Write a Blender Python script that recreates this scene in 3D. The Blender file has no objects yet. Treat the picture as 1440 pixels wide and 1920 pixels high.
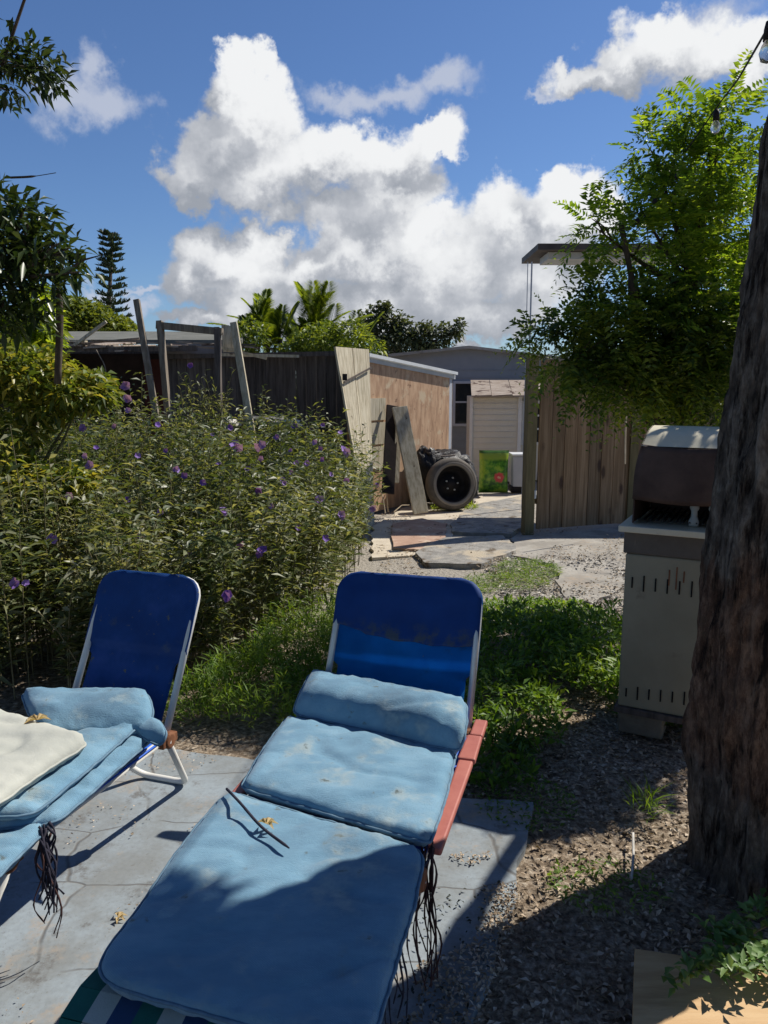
import bpy, bmesh, math, random
import numpy as np
from mathutils import Vector, Matrix, noise
R = math.radians
rng = np.random.default_rng(7); random.seed(7)
sc = bpy.context.scene
C = sc.collection

# ---------------------------------------------------------------- camera
PITCH = 9.5; EYE = 1.6; FPX = 1440.0
cam = bpy.data.cameras.new('camera'); co = bpy.data.objects.new('camera', cam); C.objects.link(co)
co.location = (0, 0, EYE); co.rotation_euler = (R(90 - PITCH), 0, 0)
cam.sensor_fit = 'VERTICAL'; cam.sensor_height = 24.0; cam.lens = 24.0 * FPX / 1920.0
cam.clip_start = 0.05; cam.clip_end = 2000
sc.camera = co
SUN_AZ, SUN_EL = 57.0, 47.0          # azimuth from +Y towards +X
SUN = Vector((math.sin(R(SUN_AZ)) * math.cos(R(SUN_EL)), math.cos(R(SUN_AZ)) * math.cos(R(SUN_EL)), math.sin(R(SUN_EL))))
sl = bpy.data.lights.new('sun', 'SUN'); sl.energy = 5.0; sl.angle = R(0.55); sl.color = (1.0, .95, .86)
so = bpy.data.objects.new('sun', sl); C.objects.link(so); so.rotation_euler = SUN.to_track_quat('Z', 'Y').to_euler()
sc.view_settings.view_transform = 'Standard'; sc.view_settings.look = 'None'
sc.view_settings.exposure = 0.2; sc.view_settings.gamma = 1.0
sc.cycles.max_bounces = 6; sc.cycles.diffuse_bounces = 3; sc.cycles.transparent_max_bounces = 6
sc.cycles.transmission_bounces = 4; sc.cycles.glossy_bounces = 2

def ray(x, y):
    u = (x - 720) / FPX; v = (960 - y) / FPX; p = R(PITCH)
    return Vector((u, math.cos(p) + v * math.sin(p), -math.sin(p) + v * math.cos(p)))
def P(x, y, z=0.0):                     # where the photo's point lies if it is at height z
    d = ray(x, y); t = (z - EYE) / d.z; return Vector((d.x * t, d.y * t, z))
def D(x, y, Y):                         # ... if it is at distance Y
    d = ray(x, y); t = Y / d.y; return Vector((d.x * t, Y, EYE + d.z * t))

# ---------------------------------------------------------------- node helpers
class NT:
    def __init__(s, tree): s.t = tree; s.n = tree.nodes; s.l = tree.links
    def add(s, typ, ins=None, **kw):
        n = s.n.new(typ)
        for k, v in kw.items(): setattr(n, k, v)
        for k, v in (ins or {}).items(): s.put(n.inputs[k], v)
        return n
    def put(s, sock, v):
        if isinstance(v, bpy.types.NodeSocket): s.l.new(v, sock)
        else: sock.default_value = v
    def math(s, op, a, b=0.0, c=0.0, clamp=False):
        n = s.add('ShaderNodeMath', operation=op, use_clamp=clamp); s.put(n.inputs[0], a); s.put(n.inputs[1], b); s.put(n.inputs[2], c); return n.outputs[0]
    def vec(s, op, a, b=(0, 0, 0), c=(0, 0, 0), out=0):
        n = s.add('ShaderNodeVectorMath', operation=op); s.put(n.inputs[0], a); s.put(n.inputs[1], b)
        if op == 'MULTIPLY_ADD': s.put(n.inputs[2], c)
        return n.outputs[out]
    def noise(s, vec, scale, detail=4, rough=.6, out='Fac'):
        n = s.add('ShaderNodeTexNoise', {'Scale': scale, 'Detail': detail, 'Roughness': rough}); s.l.new(vec, n.inputs['Vector']); return n.outputs[out]
    def mix(s, f, a, b, mode='MIX'):
        n = s.add('ShaderNodeMix', data_type='RGBA', blend_type=mode); s.put(n.inputs[0], f)
        s.put(n.inputs[6], a if isinstance(a, bpy.types.NodeSocket) else (*a, 1)); s.put(n.inputs[7], b if isinstance(b, bpy.types.NodeSocket) else (*b, 1)); return n.outputs[2]
    def ss(s, x, a, b, lo=0.0, hi=1.0):
        n = s.add('ShaderNodeMapRange', {1: a, 2: b, 3: lo, 4: hi}, interpolation_type='SMOOTHSTEP'); s.put(n.inputs[0], x); return n.outputs[0]
    def ramp(s, f, cols):
        n = s.add('ShaderNodeValToRGB'); s.put(n.inputs[0], f); e = n.color_ramp.elements
        while len(e) < len(cols): e.new(.5)
        for q, (p, c) in zip(e, cols): q.position = p; q.color = (*c, 1)
        return n.outputs[0]

def sr(r, g, b):                        # sRGB 0-255 to linear
    return tuple(((v / 255) / 12.92 if v / 255 <= .04045 else ((v / 255 + .055) / 1.055) ** 2.4) for v in (r, g, b))

def new_mat(name):
    m = bpy.data.materials.new(name); m.use_nodes = True; t = NT(m.node_tree); t.n.clear()
    out = t.add('ShaderNodeOutputMaterial'); return m, t, out

def weave(m, scale=420, s=.35):
    """adds a woven thread pattern to a surface's bump"""
    t = NT(m.node_tree); b = [n for n in t.n if n.type == 'BSDF_PRINCIPLED'][0]; tc = t.add('ShaderNodeTexCoord').outputs['Object']
    w1 = t.add('ShaderNodeTexWave', {'Scale': scale / 6.28, 'Distortion': .6}, bands_direction='X'); w2 = t.add('ShaderNodeTexWave', {'Scale': scale / 6.28, 'Distortion': .6}, bands_direction='DIAGONAL')
    t.l.new(tc, w1.inputs['Vector']); t.l.new(tc, w2.inputs['Vector']); h = t.math('MULTIPLY', w1.outputs['Fac'], w2.outputs['Fac'])
    bn = t.add('ShaderNodeBump', {'Strength': s, 'Distance': .002}); t.l.new(h, bn.inputs['Height'])
    if b.inputs['Normal'].links: t.l.new(b.inputs['Normal'].links[0].from_socket, bn.inputs['Normal'])
    c = b.inputs['Base Color'].links[0].from_socket; t.l.new(t.mix(t.ss(h, .1, .8, 0, .28), c, t.mix(1.0, c, (1.9, 1.8, 1.5), 'MULTIPLY')), b.inputs['Base Color']); t.l.new(bn.outputs[0], b.inputs['Normal']); return m

def surf(name, cols, scale=5, stretch=(1, 1, 1), rough=.8, bump=.3, bscale=40, bdist=.004, spots=None, metal=0, isl=0.0, spec=.3, detail=6, trans=0, grime=None, sheen=0):
    """noise-driven surface: colour ramp + second noise of spots + bump; isl = per-piece brightness change"""
    m, t, out = new_mat(name)
    tc = t.add('ShaderNodeTexCoord').outputs['Object']
    v = t.vec('MULTIPLY', tc, stretch)
    f = t.noise(v, scale, detail, .65)
    f = t.ss(f, .25, .75)
    n = len(cols); col = t.ramp(f, [(i / max(1, n - 1), c) for i, c in enumerate(cols)]) if n > 1 else t.mix(0, cols[0], cols[0])
    if spots:
        for (c, sc_, lo, hi) in spots:
            s = t.noise(tc, sc_, 5, .6); col = t.mix(t.ss(s, lo, hi), col, c)
    if isl:
        g = t.add('ShaderNodeNewGeometry').outputs['Random Per Island']
        col = t.mix(1.0, col, t.ramp(g, [(0, (1 - isl,) * 3), (1, (1 + isl * .6,) * 3)]), 'MULTIPLY')
    if grime:
        c, sc_, st, lo, hi = grime
        s = t.noise(t.vec('MULTIPLY', tc, st), sc_, 6, .7); col = t.mix(t.ss(s, lo, hi), col, c)
    b = t.add('ShaderNodeBsdfPrincipled', {'Roughness': rough, 'Metallic': metal, 'Specular IOR Level': spec})
    t.l.new(col, b.inputs['Base Color'])
    if sheen: b.inputs['Sheen Weight'].default_value = sheen
    if bump:
        h = t.noise(t.vec('MULTIPLY', tc, stretch), bscale, 5, .7)
        bn = t.add('ShaderNodeBump', {'Strength': bump, 'Distance': bdist}); t.l.new(h, bn.inputs['Height']); t.l.new(bn.outputs[0], b.inputs['Normal'])
    o = b.outputs[0]
    if trans:
        tr = t.add('ShaderNodeBsdfTranslucent'); t.l.new(col, tr.inputs[0]); mx = t.add('ShaderNodeMixShader', {0: trans}); t.l.new(o, mx.inputs[1]); t.l.new(tr.outputs[0], mx.inputs[2]); o = mx.outputs[0]
    t.l.new(o, out.inputs[0]); return m

def leafmat(name, cols, trans=.45, rough=.45, scale=1.2, tcol=1.5):
    """each leaf its own tone (random per island) plus clumps from a broad noise"""
    m, t, out = new_mat(name)
    g = t.add('ShaderNodeNewGeometry').outputs['Random Per Island']
    f = t.noise(t.add('ShaderNodeTexCoord').outputs['Object'], scale, 3, .5)
    x = t.math('ADD', t.math('MULTIPLY', g, .65), t.math('MULTIPLY', t.ss(f, .3, .7), .35))
    col = t.ramp(x, [(i / (len(cols) - 1), c) for i, c in enumerate(cols)])
    b = t.add('ShaderNodeBsdfPrincipled', {'Roughness': rough, 'Specular IOR Level': .4}); t.l.new(col, b.inputs['Base Color'])
    tr = t.add('ShaderNodeBsdfTranslucent'); t.l.new(t.mix(1.0, col, (tcol * 1.1, tcol, tcol * .35), 'MULTIPLY'), tr.inputs[0])
    mx = t.add('ShaderNodeMixShader', {0: trans}); t.l.new(b.outputs[0], mx.inputs[1]); t.l.new(tr.outputs[0], mx.inputs[2]); t.l.new(mx.outputs[0], out.inputs[0])
    return m

# ---------------------------------------------------------------- sky with clouds (by direction, azimuth and elevation)
w = bpy.data.worlds.new('World'); sc.world = w; w.use_nodes = True
t = NT(w.node_tree); t.n.clear(); wo = t.add('ShaderNodeOutputWorld'); bg = t.add('ShaderNodeBackground', {'Strength': .1})
sky = t.add('ShaderNodeTexSky', sky_type='NISHITA'); sky.sun_disc = False; sky.sun_elevation = R(SUN_EL); sky.sun_rotation = R(SUN_AZ)
sky.air_density = 1.0; sky.dust_density = .3; sky.ozone_density = 3.0
dirv = t.add('ShaderNodeTexCoord').outputs['Generated']
sp = t.add('ShaderNodeSeparateXYZ'); t.l.new(dirv, sp.inputs[0])
az = t.math('ARCTAN2', sp.outputs[0], sp.outputs[1]); el = t.math('ARCSINE', sp.outputs[2])
uv = t.add('ShaderNodeCombineXYZ'); t.l.new(az, uv.inputs[0]); t.l.new(el, uv.inputs[1]); uv = uv.outputs[0]
w1 = t.noise(dirv, 7, 6, .6, 'Color'); w2 = t.noise(dirv, 30, 6, .62, 'Color')
warp = t.vec('ADD', t.vec('MULTIPLY', t.vec('SUBTRACT', w1, (.5, .5, .5)), (.16, .13, 0)), t.vec('MULTIPLY', t.vec('SUBTRACT', w2, (.5, .5, .5)), (.055, .055, 0)))
uvw = t.vec('ADD', uv, warp)
THICK = [(440,130,38,45),(450,200,75,60),(480,250,80,70),(400,290,85,65),(350,340,65,45),(480,340,100,65),(590,310,70,60),(640,300,80,60),(710,325,90,55),(800,275,75,35),(740,370,90,50),(650,400,110,40),
 (400,455,55,55),(440,500,105,65),(380,525,65,45),(480,450,50,40),(560,510,60,50),(640,480,90,60),(720,470,100,70),(800,440,60,50),(850,500,120,90),(960,430,85,70),(1065,375,50,50),(1040,430,90,75),(1115,430,55,55),(1000,520,120,85),(700,570,230,60),(520,575,140,45),(930,590,160,40),
 (1230,70,110,65),(1120,150,90,35),(1330,100,110,70),(1160,110,70,45),(1420,130,60,60),(385,592,70,18),(885,645,35,14)]
THIN = [(815,155,90,42),(730,165,75,42),(640,185,90,40),(700,180,80,35),(185,115,42,62),(150,180,95,62),(210,205,75,45),(1300,20,110,45),(1050,185,40,12),(170,545,45,20),(265,560,45,30),(280,520,60,12),(840,240,40,20)]
def azel(x, y):
    d = ray(x, y).normalized(); return math.atan2(d.x, d.y), math.asin(d.z)
def field(vecs, blobs, k=.3):
    d = None
    for (x, y, rx, ry) in blobs:
        a, e = azel(x, y); a2, _ = azel(x + rx, y); _, e2 = azel(x, y - ry); ra, re = abs(a2 - a) * 1.12, abs(e2 - e) * 1.12
        n = t.vec('LENGTH', t.vec('MULTIPLY_ADD', vecs, (1 / ra, 1 / re, 0), (-a / ra, -e / re, 0)), out=1)
        if d is None: d = n
        else:
            m_ = t.add('ShaderNodeMath', operation='SMOOTH_MIN'); t.put(m_.inputs[0], d); t.put(m_.inputs[1], n); m_.inputs[2].default_value = k; d = m_.outputs[0]
    return d
extra = [(2600,300,300,120),(-1400,200,350,120),(-900,500,200,70),(2300,600,200,60)]
dA = field(uvw, THICK + extra); dB = field(t.vec('ADD', uvw, (.035, .045, 0)), THICK + extra)
dC = field(uvw, THIN)
fine = t.noise(dirv, 22, 7, .6)
densA = t.ss(t.math('ADD', t.math('SUBTRACT', 1.0, dA), t.math('MULTIPLY', t.math('SUBTRACT', fine, .5), .7)), -.10, .34)
densC = t.ss(t.math('ADD', t.math('SUBTRACT', .85, dC), t.math('MULTIPLY', t.math('SUBTRACT', fine, .5), 1.3)), -.25, .65, 0, .85)
other = t.ss(t.noise(dirv, 2.3, 6, .6), .6, .75, 0, .5)          # clouds round the rest of the sky
behind = t.ss(sp.outputs[1], .1, -.25)
lit = t.math('ADD', t.math('MULTIPLY', t.math('SUBTRACT', dB, dA), .8), t.math('MULTIPLY', t.math('SUBTRACT', fine, .5), .9))
lit = t.ss(t.math('ADD', lit, t.math('MULTIPLY', t.math('SUBTRACT', t.noise(dirv, 9, 5, .6), .5), 1.0)), -.55, .75)
ccol = t.ramp(lit, [(0, (2.9, 3.15, 3.6)), (.4, (4.4, 4.6, 5.0)), (1, (7.7, 7.8, 7.9))])
skyc = t.mix(1.0, sky.outputs[0], (.53, .66, .86), 'MULTIPLY')
c1 = t.mix(densC, skyc, (4.6, 5.0, 6.0)); c2 = t.mix(t.math('MULTIPLY', other, behind), c1, (5.5, 5.8, 6.5)); c3 = t.mix(densA, c2, ccol)
t.l.new(c3, bg.inputs[0]); t.l.new(bg.outputs[0], wo.inputs[0])

# ---------------------------------------------------------------- object helpers
def setp(o, label=None, cat=None, group=None, kind=None):
    if label: o['label'] = label
    if cat: o['category'] = cat
    if group: o['group'] = group
    if kind: o['kind'] = kind
    return o
def thing(name, label, cat, loc=(0, 0, 0), group=None):
    o = bpy.data.objects.new(name, None); C.objects.link(o); o.location = loc; o.empty_display_size = .1; setp(o, label, cat, group); return o
def wloc(o):
    v = Vector((0, 0, 0))
    while o: v = v + Vector(o.location); o = o.parent
    return v
def link(name, me, mats, parent=None, origin=None, smooth=False):
    o = bpy.data.objects.new(name, me); C.objects.link(o)
    for m in (mats if isinstance(mats, (list, tuple)) else [mats]): me.materials.append(m)
    base = wloc(parent) if parent else Vector(origin or (0, 0, 0))
    if base.length > 0: me.transform(Matrix.Translation(-base))
    if parent: o.parent = parent
    else: o.location = base
    if smooth:
        me.polygons.foreach_set('use_smooth', [True] * len(me.polygons))
    me.update(); return o
class MB:
    """collects shapes in world coordinates, built as one mesh object"""
    def __init__(s): s.v = []; s.f = []
    def raw(s, vs, fs):
        k = len(s.v); s.v += [tuple(v) for v in vs]; s.f += [tuple(i + k for i in f) for f in fs]; return s
    def box(s, c, sz, rot=None, tp=1.0):
        hx, hy, hz = sz[0] / 2, sz[1] / 2, sz[2] / 2; M = rot if rot else Matrix.Identity(3)
        vs = [M @ Vector((x * hx * (tp if z > 0 else 1), y * hy * (tp if z > 0 else 1), z * hz)) + Vector(c) for z in (-1, 1) for y in (-1, 1) for x in (-1, 1)]
        return s.raw(vs, [(0, 2, 3, 1), (4, 5, 7, 6), (0, 1, 5, 4), (2, 6, 7, 3), (0, 4, 6, 2), (1, 3, 7, 5)])
    def quad(s, a, b, c, d, th, n=None):
        """slab with four top-face corners a..d and thickness th along -n"""
        a, b, c, d = map(Vector, (a, b, c, d)); n = Vector(n) if n else (b - a).cross(d - a).normalized()
        vs = [a, b, c, d] + [p - n * th for p in (a, b, c, d)]
        return s.raw(vs, [(0, 1, 2, 3), (7, 6, 5, 4), (0, 4, 5, 1), (1, 5, 6, 2), (2, 6, 7, 3), (3, 7, 4, 0)])
    def beam(s, a, b, w_, h_, up=(0, 0, 1)):
        a, b = Vector(a), Vector(b); z = (b - a).normalized(); x = Vector(up).cross(z)
        x = x.normalized() if x.length > 1e-4 else Vector((1, 0, 0)); y = z.cross(x)
        M = Matrix((x, y, z)).transposed(); return s.box((a + b) / 2, (w_, h_, (b - a).length), M)
    def tube(s, pts, r, n=8, closed=False):
        pts = [Vector(p) for p in pts]; rs = r if isinstance(r, (list, tuple)) else [r] * len(pts); k = len(s.v); up = None
        for i, p in enumerate(pts):
            d = (pts[min(i + 1, len(pts) - 1)] - pts[max(i - 1, 0)]).normalized()
            if up is None: up = d.orthogonal().normalized()
            up = (up - d * up.dot(d)); up = up.normalized() if up.length > 1e-5 else d.orthogonal().normalized(); q = d.cross(up)
            for j in range(n):
                a = 2 * math.pi * j / n; s.v.append(tuple(p + (up * math.cos(a) + q * math.sin(a)) * rs[i]))
        for i in range(len(pts) - 1):
            for j in range(n): s.f.append((k + i * n + j, k + i * n + (j + 1) % n, k + (i + 1) * n + (j + 1) % n, k + (i + 1) * n + j))
        s.f.append(tuple(k + j for j in range(n))[::-1]); e = k + (len(pts) - 1) * n; s.f.append(tuple(e + j for j in range(n))); return s
    def lathe(s, prof, c, axis, n=32):
        """prof: (radius, offset along axis) pairs, turned round the axis through c"""
        ax = Vector(axis).normalized(); u = ax.orthogonal().normalized(); q = ax.cross(u); k = len(s.v)
        for (r, o) in prof:
            for j in range(n):
                a = 2 * math.pi * j / n; s.v.append(tuple(Vector(c) + ax * o + (u * math.cos(a) + q * math.sin(a)) * r))
        for i in range(len(prof) - 1):
            for j in range(n): s.f.append((k + i * n + j, k + i * n + (j + 1) % n, k + (i + 1) * n + (j + 1) % n, k + (i + 1) * n + j))
        return s
    def build(s, name, mat, parent=None, origin=None, smooth=False, bevel=0, seg=2):
        me = bpy.data.meshes.new(name); me.from_pydata(s.v, [], s.f); me.update()
        bm = bmesh.new(); bm.from_mesh(me); bmesh.ops.recalc_face_normals(bm, faces=bm.faces); bm.to_mesh(me); bm.free()
        o = link(name, me, mat, parent, origin, smooth)
        if bevel:
            b = o.modifiers.new('bevel', 'BEVEL'); b.width = bevel; b.segments = seg; b.limit_method = 'ANGLE'; b.angle_limit = R(40)
        return o
def smoothpath(pts, n=8):
    """Catmull-Rom through the points"""
    pts = [Vector(p) for p in pts]; P_ = [pts[0] * 2 - pts[1]] + pts + [pts[-1] * 2 - pts[-2]]; out = []
    for i in range(1, len(P_) - 2):
        for k in range(n):
            q = k / n; a, b, c, d = P_[i - 1:i + 3]
            out.append(.5 * ((2 * b) + (c - a) * q + (2 * a - 5 * b + 4 * c - d) * q * q + (3 * b - a - 3 * c + d) * q ** 3))
    out.append(pts[-1]); return out
def rot2(v, a): return Vector((v[0] * math.cos(a) - v[1] * math.sin(a), v[0] * math.sin(a) + v[1] * math.cos(a), v[2] if len(v) > 2 else 0))

def nrm(a): return a / np.maximum(np.linalg.norm(a, axis=1, keepdims=True), 1e-9)
def leaves_np(pos, dr, up, L, W, droop=.15, fold=.18, wide=.45):
    """leaf blades: 5 vertices and two folded faces each, every blade an island of its own"""
    pos = np.asarray(pos, float); N = len(pos); dr = nrm(np.asarray(dr, float)); up = np.asarray(up, float)
    side = nrm(np.cross(dr, up)); nn = np.cross(side, dr); L = np.broadcast_to(L, (N,))[:, None]; W = np.broadcast_to(W, (N,))[:, None]
    mid = pos + dr * L * wide; V = np.empty((N, 5, 3))
    V[:, 0] = pos; V[:, 1] = mid + side * W / 2 + nn * W * fold; V[:, 3] = mid - side * W / 2 + nn * W * fold
    V[:, 2] = pos + dr * L - np.array([0, 0, 1.0]) * L * droop; V[:, 4] = mid - nn * W * fold * .3
    k = np.arange(N)[:, None] * 5; F = np.concatenate([k + np.array([0, 1, 2, 4]), k + np.array([0, 4, 2, 3])], 1).reshape(-1, 4)
    return V.reshape(-1, 3), F
def np_mesh(name, V, F):
    me = bpy.data.meshes.new(name); me.vertices.add(len(V)); me.vertices.foreach_set('co', V.astype(np.float32).ravel())
    n = F.shape[1]; me.loops.add(F.size); me.loops.foreach_set('vertex_index', F.astype(np.int32).ravel())
    me.polygons.add(len(F)); me.polygons.foreach_set('loop_start', np.arange(0, F.size, n, dtype=np.int32)); me.polygons.foreach_set('loop_total', np.full(len(F), n, np.int32))
    me.update(calc_edges=True); return me
def leafobj(name, mat, parent, args, origin=None, **kw):
    V, F = leaves_np(*args, **kw); return link(name, np_mesh(name, V, F), mat, parent, origin)
def rdir(n, flat=1.0):
    a = rng.normal(size=(n, 3)); a[:, 2] *= flat; return nrm(a)
def in_blobs(blobs, n, shell=.55):
    """points in the outer part of ellipsoids (x,y,z,rx,ry,rz,weight)"""
    b = np.array(blobs, float); wt = b[:, 6] / b[:, 6].sum(); idx = rng.choice(len(b), n, p=wt)
    d = rdir(n); r = (shell + (1 - shell) * rng.random(n)) ** .8; p = b[idx, :3] + d * b[idx, 3:6] * r[:, None]; return p, d, idx

# ---------------------------------------------------------------- materials
M = {}
M['white_paint'] = surf('worn_white_paint', [(.62, .6, .55), (.74, .72, .67)], 6, rough=.45, bump=.1, spots=[((.25, .13, .06), 9, .66, .72)])
M['steel'] = surf('dull_steel_tube', [(.5, .5, .47), (.66, .65, .6)], 9, rough=.38, bump=.08, metal=.35, spots=[((.22, .1, .04), 14, .64, .72)])
M['rust'] = surf('rusty_brown', [(.12, .045, .02), (.28, .12, .06)], 14, rough=.8)
M['red_pad'] = surf('faded_red_plastic', [(.36, .11, .09), (.46, .165, .13)], 8, rough=.5, bump=.15, spots=[((.3, .1, .08), 20, .64, .7)])
M['sling'] = surf('navy_blue_sling', [(.003, .032, .14), (.006, .052, .21)], 6, rough=.62, bump=.25, bscale=260, bdist=.002, spots=[((.03, .07, .24), 3, .5, .75), ((.07, .09, .12), 9, .60, .78), ((.12, .12, .09), 38, .64, .72)], spec=.25)
M['sling_thin'] = surf('thin_blue_sling', [(.012, .19, .50), (.02, .27, .62)], 6, rough=.6, bump=.25, bscale=260, bdist=.002, spots=[((.05, .14, .26), 9, .6, .8), ((.2, .24, .25), 30, .68, .74)], spec=.25, trans=.7)
def dirty_sling():
    m, t, out = new_mat('navy_sling_with_dirt_band'); tc = t.add('ShaderNodeTexCoord').outputs['Object']; sp = t.add('ShaderNodeSeparateXYZ'); t.l.new(tc, sp.inputs[0])
    base = t.ramp(t.noise(tc, 6, 5, .6), [(.3, (.003, .032, .15)), (.7, (.006, .048, .21))])
    n = t.noise(tc, 16, 6, .7); b_ = t.math('MULTIPLY', t.math('SUBTRACT', 1.0, t.ss(sp.outputs[2], .66, .72)), t.ss(n, .42, .62)); col = t.mix(t.math('MULTIPLY', b_, .75), base, (.075, .085, .075))
    b = t.add('ShaderNodeBsdfPrincipled', {'Roughness': .65, 'Specular IOR Level': .25}); t.l.new(col, b.inputs['Base Color']); t.l.new(b.outputs[0], out.inputs[0]); return m
M['sling_dirty'] = dirty_sling()
M['sling_bright'] = surf('bright_blue_webbing', [(.02, .10, .52), (.03, .14, .6)], 8, rough=.5, bump=.2, bscale=200)
M['cushion'] = surf('faded_blue_canvas', [(.125, .24, .345), (.155, .29, .40), (.20, .34, .45)], 5.5, stretch=(1, 2.2, 1), rough=.95, bump=.8, bscale=130, bdist=.003, spots=[((.085, .155, .225), 2.2, .5, .75), ((.30, .38, .41), 9, .52, .75), ((.10, .13, .13), 18, .63, .74), ((.20, .22, .20), 3.1, .62, .74)], spec=.08, sheen=.2)
M['cushion_seam'] = surf('faded_blue_seam_cord', [(.09, .16, .23), (.17, .27, .35)], 30, rough=.95, bump=.3)
M['cushion_dark'] = surf('dark_blue_canvas_underside', [(.025, .07, .15), (.05, .11, .2)], 5, rough=.9, bump=.4, bscale=90)
M['pillow'] = surf('off_white_canvas', [(.38, .39, .35), (.52, .52, .46)], 3, rough=.9, bump=.4, bscale=80, bdist=.003, spots=[((.4, .42, .36), 5, .6, .8)])
M['cord'] = surf('dark_cloth_tie', [(.015, .015, .03), (.05, .045, .06)], 20, rough=.9)
M['cord_brown'] = surf('frayed_brown_tie', [(.03, .012, .012), (.10, .05, .045)], 20, rough=.9)
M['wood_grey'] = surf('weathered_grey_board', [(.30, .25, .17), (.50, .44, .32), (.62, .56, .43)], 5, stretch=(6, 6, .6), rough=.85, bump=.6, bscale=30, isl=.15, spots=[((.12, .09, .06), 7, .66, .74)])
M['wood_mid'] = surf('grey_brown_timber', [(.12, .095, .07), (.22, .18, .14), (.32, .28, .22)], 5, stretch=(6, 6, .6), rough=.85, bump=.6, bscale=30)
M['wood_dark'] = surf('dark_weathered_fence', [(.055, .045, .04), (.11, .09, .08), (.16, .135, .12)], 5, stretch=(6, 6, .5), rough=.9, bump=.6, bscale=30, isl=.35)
def fence_wood():
    m, t, out = new_mat('brown_knotty_fence_board'); tc = t.add('ShaderNodeTexCoord').outputs['Object']
    g = t.add('ShaderNodeNewGeometry').outputs['Random Per Island']
    off = t.add('ShaderNodeCombineXYZ'); t.l.new(t.math('MULTIPLY', g, 17), off.inputs[0]); t.l.new(t.math('MULTIPLY', g, 31), off.inputs[2])
    v = t.vec('ADD', tc, off.outputs[0])
    vo = t.add('ShaderNodeTexVoronoi', {'Scale': 1.0, 'Randomness': 1.0}); t.l.new(t.vec('MULTIPLY', v, (7, 7, 2.6)), vo.inputs['Vector'])
    kn = t.math('SUBTRACT', 1.0, t.ss(t.math('ADD', vo.outputs['Distance'], t.math('MULTIPLY', t.math('SUBTRACT', t.noise(v, 40, 3, .6), .5), .12)), .12, .26)); ring = t.ss(vo.outputs['Distance'], .05, .5)
    wv = t.noise(t.vec('MULTIPLY', v, (22, 22, .9)), 1.6, 6, .65)
    x = t.math('ADD', t.math('MULTIPLY', t.ss(wv, .3, .7), .8), t.math('MULTIPLY', ring, .2))
    col = t.ramp(x, [(0, (.13, .078, .038)), (.5, (.21, .135, .072)), (1, (.31, .215, .13))])
    col = t.mix(t.math('MULTIPLY', kn, .85), col, (.045, .02, .012))
    col = t.mix(1.0, col, t.ramp(g, [(0, (.68, .7, .7)), (1, (1.1, 1.06, 1.0))]), 'MULTIPLY')
    b = t.add('ShaderNodeBsdfPrincipled', {'Roughness': .85}); t.l.new(col, b.inputs['Base Color'])
    bn = t.add('ShaderNodeBump', {'Strength': .5, 'Distance': .004}); t.l.new(wv, bn.inputs['Height']); t.l.new(bn.outputs[0], b.inputs['Normal']); t.l.new(b.outputs[0], out.inputs[0]); return m
M['fence'] = fence_wood()
M['post'] = surf('olive_grey_post', [(.13, .11, .055), (.22, .18, .095)], 6, stretch=(6, 6, .6), rough=.9, bump=.5)
M['plywood'] = surf('flaking_tan_plywood', [(.34, .20, .12), (.50, .32, .20), (.62, .43, .28)], 5, stretch=(3, 3, .7), rough=.85, bump=.5, bscale=18, spots=[((.56, .44, .30), 4, .56, .66), ((.18, .10, .06), 9, .62, .72)])
M['new_ply'] = surf('orange_plywood_face', [(.42, .25, .11), (.55, .35, .17), (.62, .42, .22)], 3, stretch=(1.2, 9, 4), rough=.6, bump=.25, bscale=25, spots=[((.30, .17, .08), 4, .62, .75)])
M['white_metal'] = surf('white_roof_edge', [(.6, .62, .63), (.75, .76, .76)], 5, rough=.4, bump=.05)
M['beige_siding'] = surf('cream_siding', [(.60, .58, .51), (.68, .66, .59)], 2, rough=.7, bump=.1, spots=[((.42, .38, .30), 3, .6, .8)])
M['grey_siding'] = surf('blue_grey_siding', [(.22, .25, .29), (.27, .30, .34)], 2, rough=.7, bump=.1)
M['trim'] = surf('pale_trim', [(.42, .45, .5), (.5, .52, .56)], 4, rough=.6, bump=.1)
M['glass'] = surf('dark_window_glass', [(.012, .016, .02), (.03, .035, .04)], 3, rough=.12, bump=0, spec=.6)
M['rubber'] = surf('dusty_tyre_rubber', [(.08, .072, .062), (.15, .13, .11)], 6, rough=.85, bump=.4, bscale=50, spots=[((.22, .19, .16), 4, .5, .8)])
M['rim'] = surf('dark_wheel_steel', [(.012, .012, .013), (.04, .035, .035)], 7, rough=.7, metal=.3)
M['junk'] = surf('black_plastic_sheeting', [(.008, .008, .010), (.035, .033, .034)], 8, rough=.45, bump=.8, bscale=14, bdist=.02)
M['roofgrey'] = surf('grey_metal_roof', [(.24, .24, .22), (.36, .35, .32)], 3, rough=.55, bump=.2, spots=[((.16, .13, .10), 5, .56, .72)])
M['roofboard'] = surf('rotten_roof_boards', [(.22, .16, .12), (.42, .36, .30)], 5, stretch=(1, 5, 5), rough=.9, bump=.5, spots=[((.07, .04, .03), 6, .55, .65)])
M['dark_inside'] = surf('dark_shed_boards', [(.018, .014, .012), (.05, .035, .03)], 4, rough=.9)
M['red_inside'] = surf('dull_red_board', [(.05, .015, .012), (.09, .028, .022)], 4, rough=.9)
M['panel_grey'] = surf('stained_grey_panel', [(.20, .195, .19), (.30, .29, .28)], 2.5, stretch=(2, 2, .5), rough=.8, bump=.2)
M['fascia'] = surf('dark_brown_fascia', [(.06, .05, .045), (.10, .085, .075)], 6, rough=.6)
M['soffit'] = surf('pale_grey_soffit', [(.42, .45, .47), (.55, .57, .58)], 4, rough=.7)
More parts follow.
